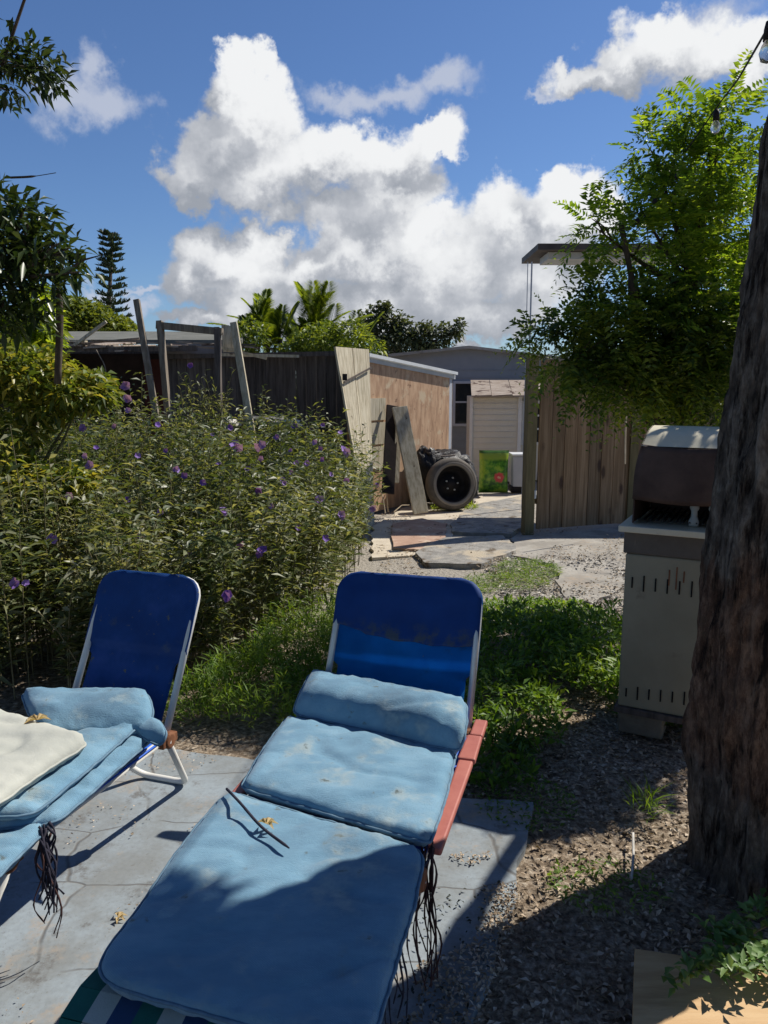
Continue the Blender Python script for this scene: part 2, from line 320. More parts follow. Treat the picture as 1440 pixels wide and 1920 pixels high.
M['grill_body'] = surf('dull_beige_enamel', [(.25, .23, .16), (.32, .295, .21)], 3, rough=.5, bump=.12, spots=[((.20, .17, .12), 7, .62, .75)], grime=((.12, .08, .05), 6, (3, 3, .5), .64, .75))
M['grill_top'] = surf('sooty_grey_band', [(.085, .072, .058), (.14, .12, .10)], 5, rough=.6, bump=.2, grime=((.28, .24, .19), 5, (3, 3, 1), .6, .75))
M['hood'] = surf('cream_enamel_hood', [(.62, .56, .40), (.74, .68, .52)], 4, rough=.45, bump=.1, spots=[((.40, .30, .18), 10, .62, .72)])
M['hood_shaded'] = surf('maroon_shaded_hood', [(.055, .032, .024), (.12, .075, .055)], 5, rough=.7)  # shade on the lid's front and inside, painted as dark maroon
M['slot'] = surf('black_slot', [(.004, .004, .004), (.008, .008, .008)], 5, rough=.9, bump=0)
M['block'] = surf('old_concrete_block', [(.14, .12, .09), (.24, .21, .16)], 8, rough=.95, bump=.6)
M['bark_far'] = surf('grey_brown_bark', [(.05, .038, .028), (.13, .10, .075)], 14, stretch=(2, 2, .5), rough=.95, bump=.6)
M['stem'] = surf('dry_olive_stem', [(.10, .085, .04), (.22, .19, .10)], 20, rough=.8, bump=0)
M['stick'] = surf('pale_dry_stick', [(.42, .33, .22), (.6, .5, .36)], 15, rough=.85)
M['lime_bag'] = None
for k_ in ('sling', 'sling_thin'): weave(M[k_])
weave(M['cushion'], 700, .25)
# leaves
M['petunia'] = leafmat('petunia_leaf', [(.022, .038, .014), (.075, .105, .035), (.18, .20, .085), (.42, .41, .31)], .4, .42)  # palest ramp tones paint lit tips and highlights into the leaf colour
M['petal'] = leafmat('violet_petal', [(.22, .11, .50), (.38, .22, .68), (.50, .34, .74)], .4, .6, tcol=1.0)
M['petal_deep'] = leafmat('deep_violet_petal', [(.16, .07, .42), (.26, .13, .58)], .4, .6, tcol=1.0)
M['grass'] = leafmat('fresh_weed_leaf', [(.07, .14, .02), (.14, .24, .03), (.26, .34, .06)], .45, .5)
M['clover'] = leafmat('deep_green_groundcover_leaf', [(.04, .09, .014), (.12, .22, .025), (.27, .38, .06)], .4, .5)
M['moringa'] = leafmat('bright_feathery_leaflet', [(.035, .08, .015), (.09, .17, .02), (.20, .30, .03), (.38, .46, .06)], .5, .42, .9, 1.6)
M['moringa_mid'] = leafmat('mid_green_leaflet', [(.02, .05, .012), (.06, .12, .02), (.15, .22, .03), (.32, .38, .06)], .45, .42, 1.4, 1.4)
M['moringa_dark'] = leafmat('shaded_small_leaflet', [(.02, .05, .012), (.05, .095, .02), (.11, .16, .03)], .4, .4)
M['darkleaf'] = leafmat('dark_glossy_leaf', [(.012, .026, .010), (.03, .055, .016), (.075, .10, .03)], .25, .33)
M['limeleaf'] = leafmat('yellow_green_leaf', [(.10, .16, .015), (.24, .34, .03), (.42, .48, .06)], .5, .45)
M['bushleaf'] = leafmat('mixed_green_bush_leaf', [(.04, .07, .015), (.12, .17, .025), (.28, .33, .05)], .4, .45, 2.5)
M['croton'] = leafmat('variegated_shrub_leaf', [(.035, .06, .015), (.08, .12, .022), (.18, .23, .04), (.34, .30, .06), (.40, .42, .18)], .4, .4, 2.2)
M['palm'] = leafmat('palm_leaflet', [(.04, .08, .015), (.13, .19, .025), (.28, .34, .04), (.42, .46, .07)], .45, .4, .5)
M['farleaf'] = leafmat('grey_green_leaf', [(.035, .05, .03), (.07, .09, .045), (.12, .14, .07)], .3, .5, .3)  # dark grey-green is the leaves' own colour
M['vineleaf'] = leafmat('creeper_green_leaf', [(.07, .10, .015), (.14, .18, .03), (.24, .27, .06)], .35, .5, .3)
M['pine'] = leafmat('dark_pine_spray', [(.02, .035, .02), (.045, .07, .035)], .2, .5, .3)
M['litter'] = leafmat('dry_leaf_litter', [(.05, .035, .022), (.27, .20, .13), (.52, .41, .30), (.74, .64, .52)], .1, .8, 3, 1.0)
M['deadleaf'] = leafmat('tan_dead_leaf', [(.45, .32, .15), (.6, .46, .25)], .3, .7, 3, 1.0)
M['fleck'] = leafmat('small_dark_dropped_leaf', [(.012, .022, .014), (.05, .05, .025)], .1, .6, 3, 1.0)

# ---------------------------------------------------------------- ground
def ground_mat():
    m, t, out = new_mat('earth_mulch_and_sand'); pos = t.add('ShaderNodeNewGeometry').outputs['Position']
    a = t.noise(pos, 38, 8, .75); b_ = t.noise(pos, 3.0, 5, .6); c = t.noise(pos, 120, 3, .7)
    mulch = t.ramp(t.ss(a, .3, .72), [(0, (.08, .058, .04)), (.4, (.25, .19, .135)), (.75, (.45, .37, .28)), (1, (.66, .58, .47))])
    sand = t.ramp(t.ss(c, .25, .75), [(0, (.27, .245, .21)), (1, (.46, .42, .36))])
    sp = t.add('ShaderNodeSeparateXYZ'); t.l.new(pos, sp.inputs[0])
    far = t.ss(t.math('ADD', sp.outputs[1], t.math('MULTIPLY', b_, 2.4)), 5.6, 6.9)
    col = t.mix(t.math('MULTIPLY', far, .9), mulch, sand)
    vo = t.add('ShaderNodeTexVoronoi', {'Scale': 30.0}); t.l.new(pos, vo.inputs['Vector'])
    col = t.mix(t.math('MULTIPLY', t.math('SUBTRACT', 1.0, t.ss(vo.outputs['Distance'], .1, .35)), .5), col, (.34, .29, .235))
    dist = t.ss(sp.outputs[1], 25, 60); col = t.mix(dist, col, (.06, .09, .03))
    b = t.add('ShaderNodeBsdfPrincipled', {'Roughness': .95, 'Specular IOR Level': .15}); t.l.new(col, b.inputs['Base Color'])
    h = t.math('ADD', a, t.math('MULTIPLY', vo.outputs['Distance'], .6)); bn = t.add('ShaderNodeBump', {'Strength': .9, 'Distance': .02}); t.l.new(h, bn.inputs['Height']); t.l.new(bn.outputs[0], b.inputs['Normal'])
    t.l.new(b.outputs[0], out.inputs[0]); return m
def gz(x, y):
    if abs(x) > 14 or y > 22 or y < -4: return -.03
    return -.03 + .022 * noise.noise(Vector((x * 1.7, y * 1.7, 0))) + .01 * noise.noise(Vector((x * 7, y * 7, 3)))
def axis_pts(lo, hi, nlo, nhi, step): return sorted(set([lo, lo / 2.5, nlo - 6] + list(np.arange(nlo, nhi + 1e-6, step)) + [nhi + 6, hi / 2.5, hi]))
xs = axis_pts(-400, 400, -5, 5, .07); ys = axis_pts(-60, 900, -1, 14, .09)
ys = sorted(set([-300] + ys))
gm = MB(); nx = len(xs)
for y in ys:
    for x in xs: gm.v.append((x, y, gz(x, y)))
for j in range(len(ys) - 1):
    for i in range(nx - 1): k = j * nx + i; gm.f.append((k, k + 1, k + nx + 1, k + nx))
setp(gm.build('ground', ground_mat(), smooth=True), kind='structure')

def patch(name, outline, top, th, mat, jag=.02, kind='structure', label=None, cat=None, group=None, bev=.008, seed=0, dome=0):
    """a slab on the ground from an outline, its edge broken a little"""
    pts = []
    n = len(outline)
    for i in range(n):
        a, b = Vector(outline[i]), Vector(outline[(i + 1) % n]); k = max(2, int((b - a).length / .07))
        for q in range(k):
            p = a.lerp(b, q / k); nn = noise.noise_vector(Vector((p.x * 6 + seed, p.y * 6, 1))); pts.append((p.x + nn.x * jag, p.y + nn.y * jag, top))
    bm = bmesh.new(); vs = [bm.verts.new(p) for p in pts]; f = bm.faces.new(vs)
    r = bmesh.ops.extrude_face_region(bm, geom=[f]); down = [v for v in r['geom'] if isinstance(v, bmesh.types.BMVert)]
    for v in down: v.co.z = top - th
    bmesh.ops.recalc_face_normals(bm, faces=bm.faces); me = bpy.data.meshes.new(name); bm.to_mesh(me); bm.free()
    c = sum((Vector(p) for p in outline), Vector()) / n
    o = link(name, me, mat, origin=(c.x, c.y, 0)); setp(o, label, cat, group, kind)
    return o
def slab_mat(name, base, blue, seams=True):
    m, t, out = new_mat(name); pos = t.add('ShaderNodeNewGeometry').outputs['Position']
    a = t.noise(pos, 4, 7, .6); b_ = t.noise(pos, 60, 5, .7)
    col = t.mix(t.ss(a, .35, .65), base, blue); col = t.mix(t.ss(b_, .3, .8, 0, .35), col, tuple(v * .55 for v in base))
    d1 = t.noise(pos, 2.1, 8, .78); col = t.mix(t.ss(d1, .52, .66, 0, .75), col, (.36, .28, .20)); d2 = t.noise(pos, 5.5, 8, .8); col = t.mix(t.ss(d2, .53, .68, 0, .8), col, (.10, .09, .08)); d3 = t.noise(pos, 90, 3, .8); col = t.mix(t.ss(d3, .6, .72, 0, .6), col, (.12, .10, .08))
    h = t.math('MULTIPLY', b_, .15)
    if seams:
        vo = t.add('ShaderNodeTexVoronoi', {'Scale': 1.0, 'Randomness': .3}, feature='DISTANCE_TO_EDGE'); t.l.new(t.vec('ADD', t.vec('MULTIPLY', pos, (1.5, 2.9, 0)), t.vec('MULTIPLY', t.noise(pos, 3, 3, .5, 'Color'), (.35, .35, 0))), vo.inputs['Vector'])
        cr = t.math('SUBTRACT', 1.0, t.ss(vo.outputs['Distance'], .0, .016)); br = t.ss(t.noise(pos, 5, 3, .5), .38, .5)
        cr = t.math('MULTIPLY', cr, br); col = t.mix(t.math('MULTIPLY', cr, .75), col, (.10, .09, .08)); h = t.math('SUBTRACT', h, t.math('MULTIPLY', cr, .5))
    b = t.add('ShaderNodeBsdfPrincipled', {'Roughness': .85}); t.l.new(col, b.inputs['Base Color'])
    bn = t.add('ShaderNodeBump', {'Strength': .6, 'Distance': .006}); t.l.new(h, bn.inputs['Height']); t.l.new(bn.outputs[0], b.inputs['Normal']); t.l.new(b.outputs[0], out.inputs[0]); return m
slabm = slab_mat('stained_blue_grey_concrete', (.22, .235, .235), (.29, .335, .365)); pathm = slab_mat('pale_path_concrete', (.26, .235, .20), (.40, .37, .32), False)
edge = [(-6, .2), (-6, 3.7), (-2.2, 3.45), (-1.0, 3.2), (-.62, 3.1), (-.3, 3.0), (.0, 2.86), (.31, 2.78), (.57, 2.74), (.50, 2.45), (.41, 2.2), (.33, 1.98), (.24, 1.74), (.12, 1.3), (.0, .2)]
patch('paved_slab', [(x, y, 0) for x, y in edge], .004, .08, slabm, .028)
def pp(*a): return [P(x, y) for x, y in a]
redm = surf('terracotta_flagstone', [(.34, .21, .15), (.48, .33, .24)], 4, rough=.9, bump=.4, spots=[((.52, .42, .32), 4, .5, .68), ((.16, .09, .06), 7, .58, .7)])
greym = surf('grey_flagstone', [(.19, .18, .165), (.36, .34, .305)], 9, rough=.9, bump=.9, bdist=.01, spots=[((.5, .47, .42), 3, .55, .7), ((.12, .09, .06), 6, .56, .66), ((.45, .38, .28), 2.2, .5, .62)])
tanm = surf('tan_sandy_path', [(.44, .37, .28), (.60, .53, .42)], 5, rough=.95, bump=.5, bscale=60)  # tan is the sand's own colour
patch('sand_path', pp((700, 985), (760, 950), (800, 945), (880, 955), (905, 925), (990, 925), (990, 960), (860, 985), (840, 1010), (780, 1040), (700, 1045)), -.004, .05, tanm, .05, seed=3)
patch('stepping_stone', pp((735, 985), (790, 975), (838, 985), (833, 1012), (790, 1035), (735, 1030)), .022, .06, redm, .03, 'thing', 'reddish terracotta flagstone lying at the foot of the sunlit board panel', 'paving stone', seed=5)
patch('stepping_stone', pp((845, 985), (880, 950), (985, 930), (1000, 975), (960, 1003), (850, 1000)), .018, .06, greym, .03, 'thing', 'long grey flagstone in the gate opening between tyre and post', 'paving stone', seed=7)
patch('stepping_stone', pp((775, 1040), (835, 1012), (945, 1008), (970, 1035), (900, 1062), (800, 1060)), .025, .06, greym, .04, 'thing', 'grey flagstone nearest the tall blue backrest on the path', 'paving stone', seed=9)
patch('path', pp((960, 1005), (1180, 985), (1230, 1060), (1120, 1130), (1060, 1120), (1040, 1060), (960, 1040)), -.006, .04, pathm, .07, seed=11)

# leaf litter and chips over the bare ground (nobody could count it)
def scatter(name, n, reg, zf, L, W, mat, label, cat, flat=.25, zoff=.004, keep=None):
    x = rng.uniform(reg[0], reg[1], n); y = rng.uniform(reg[2], reg[3], n)
    if keep is not None: k = keep(x, y); x, y = x[k], y[k]
    n = len(x); z = np.array([zf(a, b) for a, b in zip(x, y)]) + zoff + rng.random(n) * .008
    d = rdir(n, flat); up = nrm(np.stack([rng.normal(0, .35, n), rng.normal(0, .35, n), np.ones(n)], 1))
    o = leafobj(name, mat, None, (np.stack([x, y, z], 1), d, up, rng.uniform(L[0], L[1], n), rng.uniform(W[0], W[1], n)), droop=.05, fold=.3)
    setp(o, label, cat, kind='stuff'); return o
def slabedge(y): return np.interp(y, [.2, 1.3, 1.74, 1.98, 2.2, 2.45, 2.74], [0, .12, .24, .33, .41, .5, .57])
offslab = lambda x, y: ((x > slabedge(y) + rng.normal(0, .03, len(x))) | (y > 2.80)) & (x > -.6)
scatter('leaf_litter', 21000, (.0, 2.6, 1.2, 4.6), lambda a, b: gz(a, b), (.010, .034), (.006, .017), M['litter'], 'brown mulch and dry leaf litter covering the bare ground', 'leaf litter', keep=offslab)
scatter('path_litter', 6000, (-.3, 3.2, 5.2, 9.3), lambda a, b: .006, (.01, .04), (.006, .02), M['litter'], 'sparse dry leaves and chips scattered on the path', 'leaf litter', keep=lambda x, y: np.array([noise.noise(Vector((a * 1.6, b * 1.6, 9))) for a, b in zip(x, y)]) > .02)
scatter('shell_gravel', 5000, (.9, 2.4, 4.8, 7.2), lambda a, b: gz(a, b), (.012, .05), (.012, .03), surf('bleached_shell_chip', [(.3, .27, .23), (.62, .57, .5)], 9, isl=.4), 'bleached shell and chip gravel beside the weeds', 'gravel', zoff=.012)
scatter('dropped_leaves', 230, (.02, .42, 1.35, 2.25), lambda a, b: .006, (.008, .022), (.004, .010), M['fleck'], 'small dark leaves dropped on the pale slab edge', 'leaves', keep=lambda x, y: (x < slabedge(y)) & (x > slabedge(y) - .30))
scatter('tan_debris', 1500, (-1.3, -.3, 1.3, 3.2), lambda a, b: .005, (.004, .016), (.003, .008), M['litter'], 'tan crumbs of dry leaf on the blue grey concrete', 'debris', keep=lambda x, y: np.array([noise.noise(Vector((a * 2.4, b * 2.4, 7))) for a, b in zip(x, y)]) > .12)
scatter('slab_edge_debris', 6000, (-.05, .45, 1.3, 2.4), lambda a, b: .005, (.006, .022), (.004, .012), M['litter'], 'pale dry litter spilling over the slab edge', 'debris', keep=lambda x, y: (x < slabedge(y) + .03) & (np.array([noise.noise(Vector((a * 4, b * 4, 2))) for a, b in zip(x, y)]) + (x - slabedge(y)) * 1.2 > -.05))

# ---------------------------------------------------------------- loungers
def frame_of(o, hd):
    a = R(hd); ax = Vector((math.sin(a), math.cos(a), 0)); rt = Vector((math.cos(a), -math.sin(a), 0)); o = Vector((o[0], o[1], 0))
    return lambda x, y, z: o + rt * x + ax * y + Vector((0, 0, z))
def arcpath(T, pts, r, n=5):
    """polyline with rounded corners; pts in local coordinates"""
    pts = [T(*p) for p in pts]; out = [pts[0]]
    for i in range(1, len(pts) - 1):
        a, b, c = pts[i - 1], pts[i], pts[i + 1]; d1 = (a - b).normalized(); d2 = (c - b).normalized(); rr = min(r, (a - b).length * .48, (c - b).length * .48)
        s, e = b + d1 * rr, b + d2 * rr
        for k in range(n + 1): q = k / n; out.append(s * (1 - q) ** 2 + b * 2 * q * (1 - q) + e * q * q)
    out.append(pts[-1]); return out
def sling_back(T, hw, y0, z0, ang, length, name, mat, parent, sag, narrow, split):
    nu, nv = 24, 36; g = MB(); a = R(ang); dy, dz = math.cos(a), math.sin(a)
    for j in range(nv + 1):
        v = j / nv; s = v * length
        wdt = hw + .012 if v > split else hw + .012 - narrow * min(1, (split - v) / .06)
        # rounded top corners
        top = (1 - v) * length; rc = .085
        if top < rc: wdt -= rc - math.sqrt(max(0, rc * rc - (rc - top) ** 2))
        for i in range(nu + 1):
            u = i / nu * 2 - 1; sg = sag * math.sin(math.pi * min(1, v * 1.02)) * (1 - u * u * .55) + .0035 * noise.noise(Vector((u * 3, v * 5, 1)))
            bulge = .017 * (1 if v > split else .3)
            x = u * wdt; y = y0 + dy * s + dz * (sg - bulge); z = z0 + dz * s - dy * (sg - bulge); g.v.append(tuple(T(x, y, z)))
    for j in range(nv):
        for i in range(nu): k = j * (nu + 1) + i; g.f.append((k, k + 1, k + nu + 2, k + nu + 1))
    o = g.build(name, mat, parent, smooth=True); so_ = o.modifiers.new('s', 'SOLIDIFY'); so_.thickness = .004; so_.offset = 0; return o
def lounger(o, hd, hw, zs, label, red, front_y, ang, blen, sag, leg_back, stripes, split=.5):
    T = frame_of(o, hd); r = thing('lounge_chair', label, 'lounge chair', T(0, .6, 0)); fm = M['steel'] if red else M['white_paint']
    yh = 1.27
    f = MB()
    for s in (-1, 1): f.tube([T(s * hw, -.12, zs), T(s * hw, yh, zs)], .0125, 10)
    f.tube([T(-hw, -.12, zs), T(hw, -.12, zs)], .0125, 10); f.build('seat_frame', fm, r, smooth=True)
    a = R(ang); by, bz = yh + blen * math.cos(a), zs + blen * math.sin(a)
    g = MB(); g.tube(arcpath(T, [(-hw, yh, zs), (-hw, by, bz), (hw, by, bz), (hw, yh, zs)], .085, 6), .0125, 10); g.build('backrest_frame', fm, r, smooth=True)
    for nm, y0, back in (('rear_leg', yh - .01, leg_back), ('front_leg', front_y, -.05)):
        l = MB(); l.tube(arcpath(T, [(-hw - .02, y0, zs), (-hw + .11, y0 + back, .014), (hw - .11, y0 + back, .014), (hw + .02, y0, zs)], .05, 5), .0125, 10); l.build('leg', fm, r, smooth=True)
    for s in (-1, 1):
        for y0 in (yh, front_y):
            h = MB(); c = T(s * (hw + .008), y0, zs); rt = (T(1, 0, 0) - T(0, 0, 0)); h.lathe([(0, -.022), (.026, -.022), (.03, -.015), (.03, .015), (.026, .022), (0, .022)], c, rt, 16)
            h.beam(T(s * (hw + .008), y0 - .045, zs), T(s * (hw + .008), y0 + .045, zs), .034, .034); h.build('hinge', M['rust'], r, bevel=.004)
    seat = MB(); n = 14
    for j in range(n + 1):
        for i in range(9):
            u = i / 8 * 2 - 1; v = j / n; seat.v.append(tuple(T(u * (hw + .013), -.05 + v * 1.3, zs + .014 - .035 * (1 - u * u))))
    for j in range(n):
        for i in range(8): k = j * 9 + i; seat.f.append((k, k + 1, k + 10, k + 9))
    so_ = seat.build('seat_sling', M['sling_bright'], r, smooth=True); md = so_.modifiers.new('s', 'SOLIDIFY'); md.thickness = .005; md.offset = 1
    sling_back(T, hw, yh, zs, ang, blen + .012, 'backrest_sling', M['sling_thin'] if red else M['sling'], r, sag, .04, split)
    if red:                     # second layer of cloth: the head pocket, dirt gathered at its lower edge
        g = MB(); nu, nv = 26, 22; ln = blen + .012
        for j in range(nv + 1):
            for i in range(nu + 1):
                u = i / nu * 2 - 1; lo = .56 - .03 * u + .025 * u * u + .012 * noise.noise(Vector((u * 4, 0, 0))) + (.02 if u < -.6 else 0); v = lo + (1 - lo) * j / nv; sx = v * ln; wdt = hw + .010 if v > split + .02 else hw - .02; top = (1 - v) * ln; rc = .085
                if top < rc: wdt -= rc - math.sqrt(max(0, rc * rc - (rc - top) ** 2))
                a_ = R(ang); dy, dz = math.cos(a_), math.sin(a_); sg = sag * math.sin(math.pi * min(1, v * 1.02)) * (1 - u * u * .55) - .017 - .014 * min(1, (1 - v) * 8) - .006 * noise.noise(Vector((u * 3, v * 6, 4)))
                g.v.append(tuple(T(u * wdt, yh + dy * sx + dz * sg, zs + dz * sx - dy * sg)))
        for j in range(nv):
            for i in range(nu): k = j * (nu + 1) + i; g.f.append((k, k + 1, k + nu + 2, k + nu + 1))
        o = g.build('head_pocket', M['sling_dirty'], r, smooth=True); md = o.modifiers.new('s', 'SOLIDIFY'); md.thickness = .004
    if red:
        for s in (-1, 1):
            p = MB(); x0 = s * (hw + .035); zz = zs + .04
            pts = [(x0, yh - .72), (x0, yh - .12), (x0 + s * .002, yh + .03)]
            def strip(y0, y1, w0, w1, sh=0):
                a_, b_, c_, d_ = T(x0 - w0 / 2 + sh, y0, zz), T(x0 + w0 / 2 + sh, y0, zz), T(x0 + w1 / 2 + sh, y1, zz), T(x0 - w1 / 2 + sh, y1, zz); p.quad(a_, b_, c_, d_, .022, (0, 0, 1))
            strip(yh - .74, yh - .245, .038, .048); strip(yh - .235, yh - .06, .058, .052); strip(yh - .057, yh + .07, .046, .046, s * .004)
            p.build('armrest_pad', M['red_pad'], r, bevel=.006)
            br = MB(); br.beam(T(x0, yh - .24, zz - .03), T(x0, yh - .24, zs), .02, .02, (0, 1, 0)); br.build('armrest_bracket', M['rust'], r)
    if stripes:
        cm = [surf('green_sling_stripe', [(.012, .10, .08), (.02, .15, .115)], 8, bscale=200), surf('pale_sling_stripe', [(.40, .42, .36), (.5, .5, .44)], 8, bscale=200), surf('blue_sling_stripe', [(.02, .05, .12), (.03, .07, .16)], 8, bscale=200)]
        for m_, cols in ((cm[0], (0, 3, 6, 9)), (cm[1], (1, 4, 7, 10)), (cm[2], (2, 5, 8, 11))):
            q = MB()
            for i in cols:
                x0 = -hw - .02 + i * (2 * hw + .04) / 12; x1 = x0 + (2 * hw + .04) / 12; pr = [(.02, zs + .012), (-.10, zs + .02), (-.16, zs + .004), (-.19, zs - .05), (-.21, zs - .16)]
                for (ya, za), (yb, zb) in zip(pr, pr[1:]): q.quad(T(x0, ya, za), T(x1, ya, za), T(x1, yb, zb), T(x0, yb, zb), .004)
            q.build('striped_foot_cover', m_, r)
    return T, r
TR, LR = lounger((-.309, 1.403), 15.5, .275, .365, 'blue sling lounger with faded red arm pads under the spread out blue cushion', True, .45, 60, .56, .055, .28, True, .42)
TL, LL = lounger((-1.375, 1.42), 18, .212, .35, 'blue sling lounger with a plain navy backrest holding the white pillow and rolled cushion', False, .53, 61, .585, .02, .30, False, .50)

def pillow(name, left, right, th, mat, parent=None, label=None, cat=None, nu=34, nv=40, rc=.06, wr=.010, seed=0, crown=None, sub=True, tuft=0, pw=.34, back=None):
    """stuffed shape spanned between two edge curves (world points); th thickness; rounded corners, puckered seam edge"""
    Lp, Rp = smoothpath(left, 10), smoothpath(right, 10)
    def at(c, v):
        x = v * (len(c) - 1); i = min(int(x), len(c) - 2); return c[i].lerp(c[i + 1], x - i)
    g = MB(); length = sum((Lp[i + 1] - Lp[i]).length for i in range(len(Lp) - 1))
    for side in (1, -1):
        for j in range(nv + 1):
            v = j / nv; a, b = at(Lp, v), at(Rp, v); wid = (b - a).length; m = (a + b) / 2; h = (b - a) / 2
            e = min(v, 1 - v) * length; k = 1 - max(0, (rc - math.sqrt(max(0, rc * rc - max(0, rc - e) ** 2)))) * 2 / wid
            for i in range(nu + 1):
                u = i / nu * 2 - 1; p = m + h * u * k
                du = (1 - abs(u)) * wid / 2; dv = e; q = min(du, dv); ww = th * 1.3
                prof = (1 - (1 - min(1, q / ww)) ** 2) ** pw if q > 0 else 0
                crs = -.010 * (1 - min(1, abs(noise.noise(Vector((p.x * 3 + p.y * 2, p.y * 5 - p.x * 2, seed)))) * 7)) * (wr / .01)
                nz = crs + noise.noise(p * 5 + Vector((seed, 0, 0))) * wr + noise.noise(p * 14 + Vector((seed, 5, 0))) * wr * .5 + noise.noise(Vector((p.x * 9, p.y * 26, seed))) * wr * .35 * prof
                gath = noise.noise(Vector((u * wid * 16, seed, v * 1.5))) * .007 * math.exp(-(min(v, 1 - v) * length) / .035) * min(1, q / .012)
                puck = gath + noise.noise(p * 40 + Vector((seed, 9, 0))) * .004 * (1 if q < ww * .6 else .25)
                z = (th / 2 * prof + (nz if side > 0 else -nz * .3) * prof + puck) * side
                if crown and side > 0: z += crown * (1 - u * u) * math.sin(math.pi * v)
                edgej = noise.noise_vector(p * 30 + Vector((seed, 3, 0))) * (.003 if q <= 0 else 0)
                g.v.append(tuple(p + Vector((0, 0, z)) + edgej))
    n1 = (nv + 1) * (nu + 1)
    for s_ in (0, 1):
        for j in range(nv):
            for i in range(nu):
                k = s_ * n1 + j * (nu + 1) + i; f = (k, k + 1, k + nu + 2, k + nu + 1); g.f.append(f if s_ == 0 else f[::-1])
    me = bpy.data.meshes.new(name); me.from_pydata(g.v, [], g.f)
    bm = bmesh.new(); bm.from_mesh(me); bmesh.ops.remove_doubles(bm, verts=[v for v in bm.verts if v.is_boundary], dist=.012); bmesh.ops.recalc_face_normals(bm, faces=bm.faces); bm.to_mesh(me); bm.free()
    c = sum((Vector(p) for p in left + right), Vector()) / (len(left) + len(right))
    o = link(name, me, mat, parent, None if parent else c, True)
    if label: setp(o, label, cat)
    # corded seam round the edge
    ring = [i for i in range(nu + 1)] + [j * (nu + 1) + nu for j in range(1, nv + 1)] + [nv * (nu + 1) + i for i in range(nu - 1, -1, -1)] + [j * (nu + 1) for j in range(nv - 1, 0, -1)]
    pr = [Vector(g.v[i]).lerp(Vector(g.v[i + n1]), .5) for i in ring]; pr.append(pr[0].copy()); pm = MB(); pm.tube(pr, .0042, 6); pm.build('piping', M['cushion_seam'] if mat == M['cushion'] else mat, o, smooth=True)
    return o
# the spread out cushion on the lounger with red arm pads
cu = thing('lounger_cushion', 'long faded blue three section cushion laid along the lounger with red arm pads', 'cushion', TR(0, .6, .40))
pillow('headrest_section', [P(548, 1338, .45), P(562, 1300, .50), P(582, 1262, .50)], [P(862, 1410, .45), P(874, 1370, .50), P(876, 1318, .52)], .10, M['cushion'], cu, rc=.03, seed=2, wr=.008)
pillow('seat_section', [P(450, 1478, .43), P(490, 1410, .43), P(537, 1345, .43)], [P(806, 1584, .43), P(835, 1500, .43), P(856, 1412, .43)], .062, M['cushion'], cu, rc=.022, seed=4, wr=.008)
pillow('leg_section', [P(205, 1850, .42), P(190, 1800, .42), P(262, 1700, .42), P(345, 1580, .42), P(425, 1484, .42)], [P(690, 1990, .42), P(722, 1880, .42), P(755, 1770, .42), P(780, 1690, .42), P(797, 1594, .42)], .046, M['cushion'], cu, nv=60, nu=44, rc=.05, seed=6, wr=.008)
tie = MB(); tie.tube(smoothpath([P(425, 1479, .455), P(450, 1505, .468), P(490, 1550, .462), P(542, 1590, .462)], 6), [.0038] * 18 + [.002], 6); tie.build('tie', M['cord'], cu, smooth=True)
def fringe(c, n, drop, spread, mat, parent, name='tie', r=.0035, toward=(0, 0)):
    g = MB()
    for i in range(n):
        a = Vector(c) + Vector((random.uniform(-.02, .02), random.uniform(-.02, .02), random.uniform(-.01, .01))); l = drop * random.uniform(.65, 1)
        e = Vector((random.uniform(-spread, spread) + toward[0] * l, random.uniform(-spread, spread) + toward[1] * l, -l)); wv = lambda s_: Vector((random.uniform(-s_, s_), random.uniform(-s_, s_), 0)); pts = smoothpath([a, a + Vector((e.x * .6, e.y * .6, -l * .15)) + wv(.012), a + Vector((e.x * .8, e.y * .8, -l * .4)) + wv(.018), a + Vector((e.x * .95, e.y, -l * .7)) + wv(.02), a + e + wv(.02)], 4)
        for p in pts: p.z = max(p.z, .008)
        g.tube(pts, [r * random.uniform(.6, 1.3) * (1 - .5 * q / len(pts)) for q in range(len(pts))], 5)
    return g.build(name, mat, parent, smooth=True)
fringe(P(800, 1592, .41), 12, .40, .025, M['cord_brown'], cu, toward=(-.03, -.25)); fringe(P(790, 1610, .40), 7, .40, .04, M['cord'], cu, toward=(-.25, -.45))
# left chair: folded cushion, its headrest, white pillow on top
cl = thing('lounger_cushion', 'faded blue cushion folded in layers beneath the white pillow', 'cushion', TL(0, .6, .40))
pillow('headrest_section', [P(85, 1385, .44), P(55, 1340, .475), P(40, 1298, .50)], [P(270, 1372, .44), P(286, 1338, .475), P(278, 1300, .50)], .08, M['cushion'], cl, rc=.035, seed=12, wr=.008)
pillow('fold_layer', [P(-160, 1570, .40), P(-60, 1450, .40), P(30, 1370, .40)], [P(105, 1545, .40), P(200, 1462, .40), P(306, 1368, .41)], .055, M['cushion'], cl, rc=.04, seed=13, wr=.016)
pillow('fold_layer', [P(-160, 1540, .44), P(-60, 1430, .44), P(60, 1360, .44)], [P(60, 1530, .44), P(165, 1445, .44), P(268, 1355, .45)], .045, M['cushion'], cl, rc=.04, seed=15, wr=.018)
pillow('leg_section', [P(-330, 1780, .385), P(-200, 1640, .385), P(-130, 1545, .385)], [P(-60, 1700, .385), P(30, 1612, .385), P(92, 1552, .385)], .055, M['cushion'], cl, rc=.04, seed=17, wr=.014)
pillow('crumpled_corner', [P(262, 1380, .43), P(250, 1362, .45), P(262, 1340, .47)], [P(300, 1400, .42), P(312, 1378, .45), P(300, 1352, .46)], .016, M['cushion'], cl, nu=24, nv=24, rc=.02, seed=19, wr=.012)
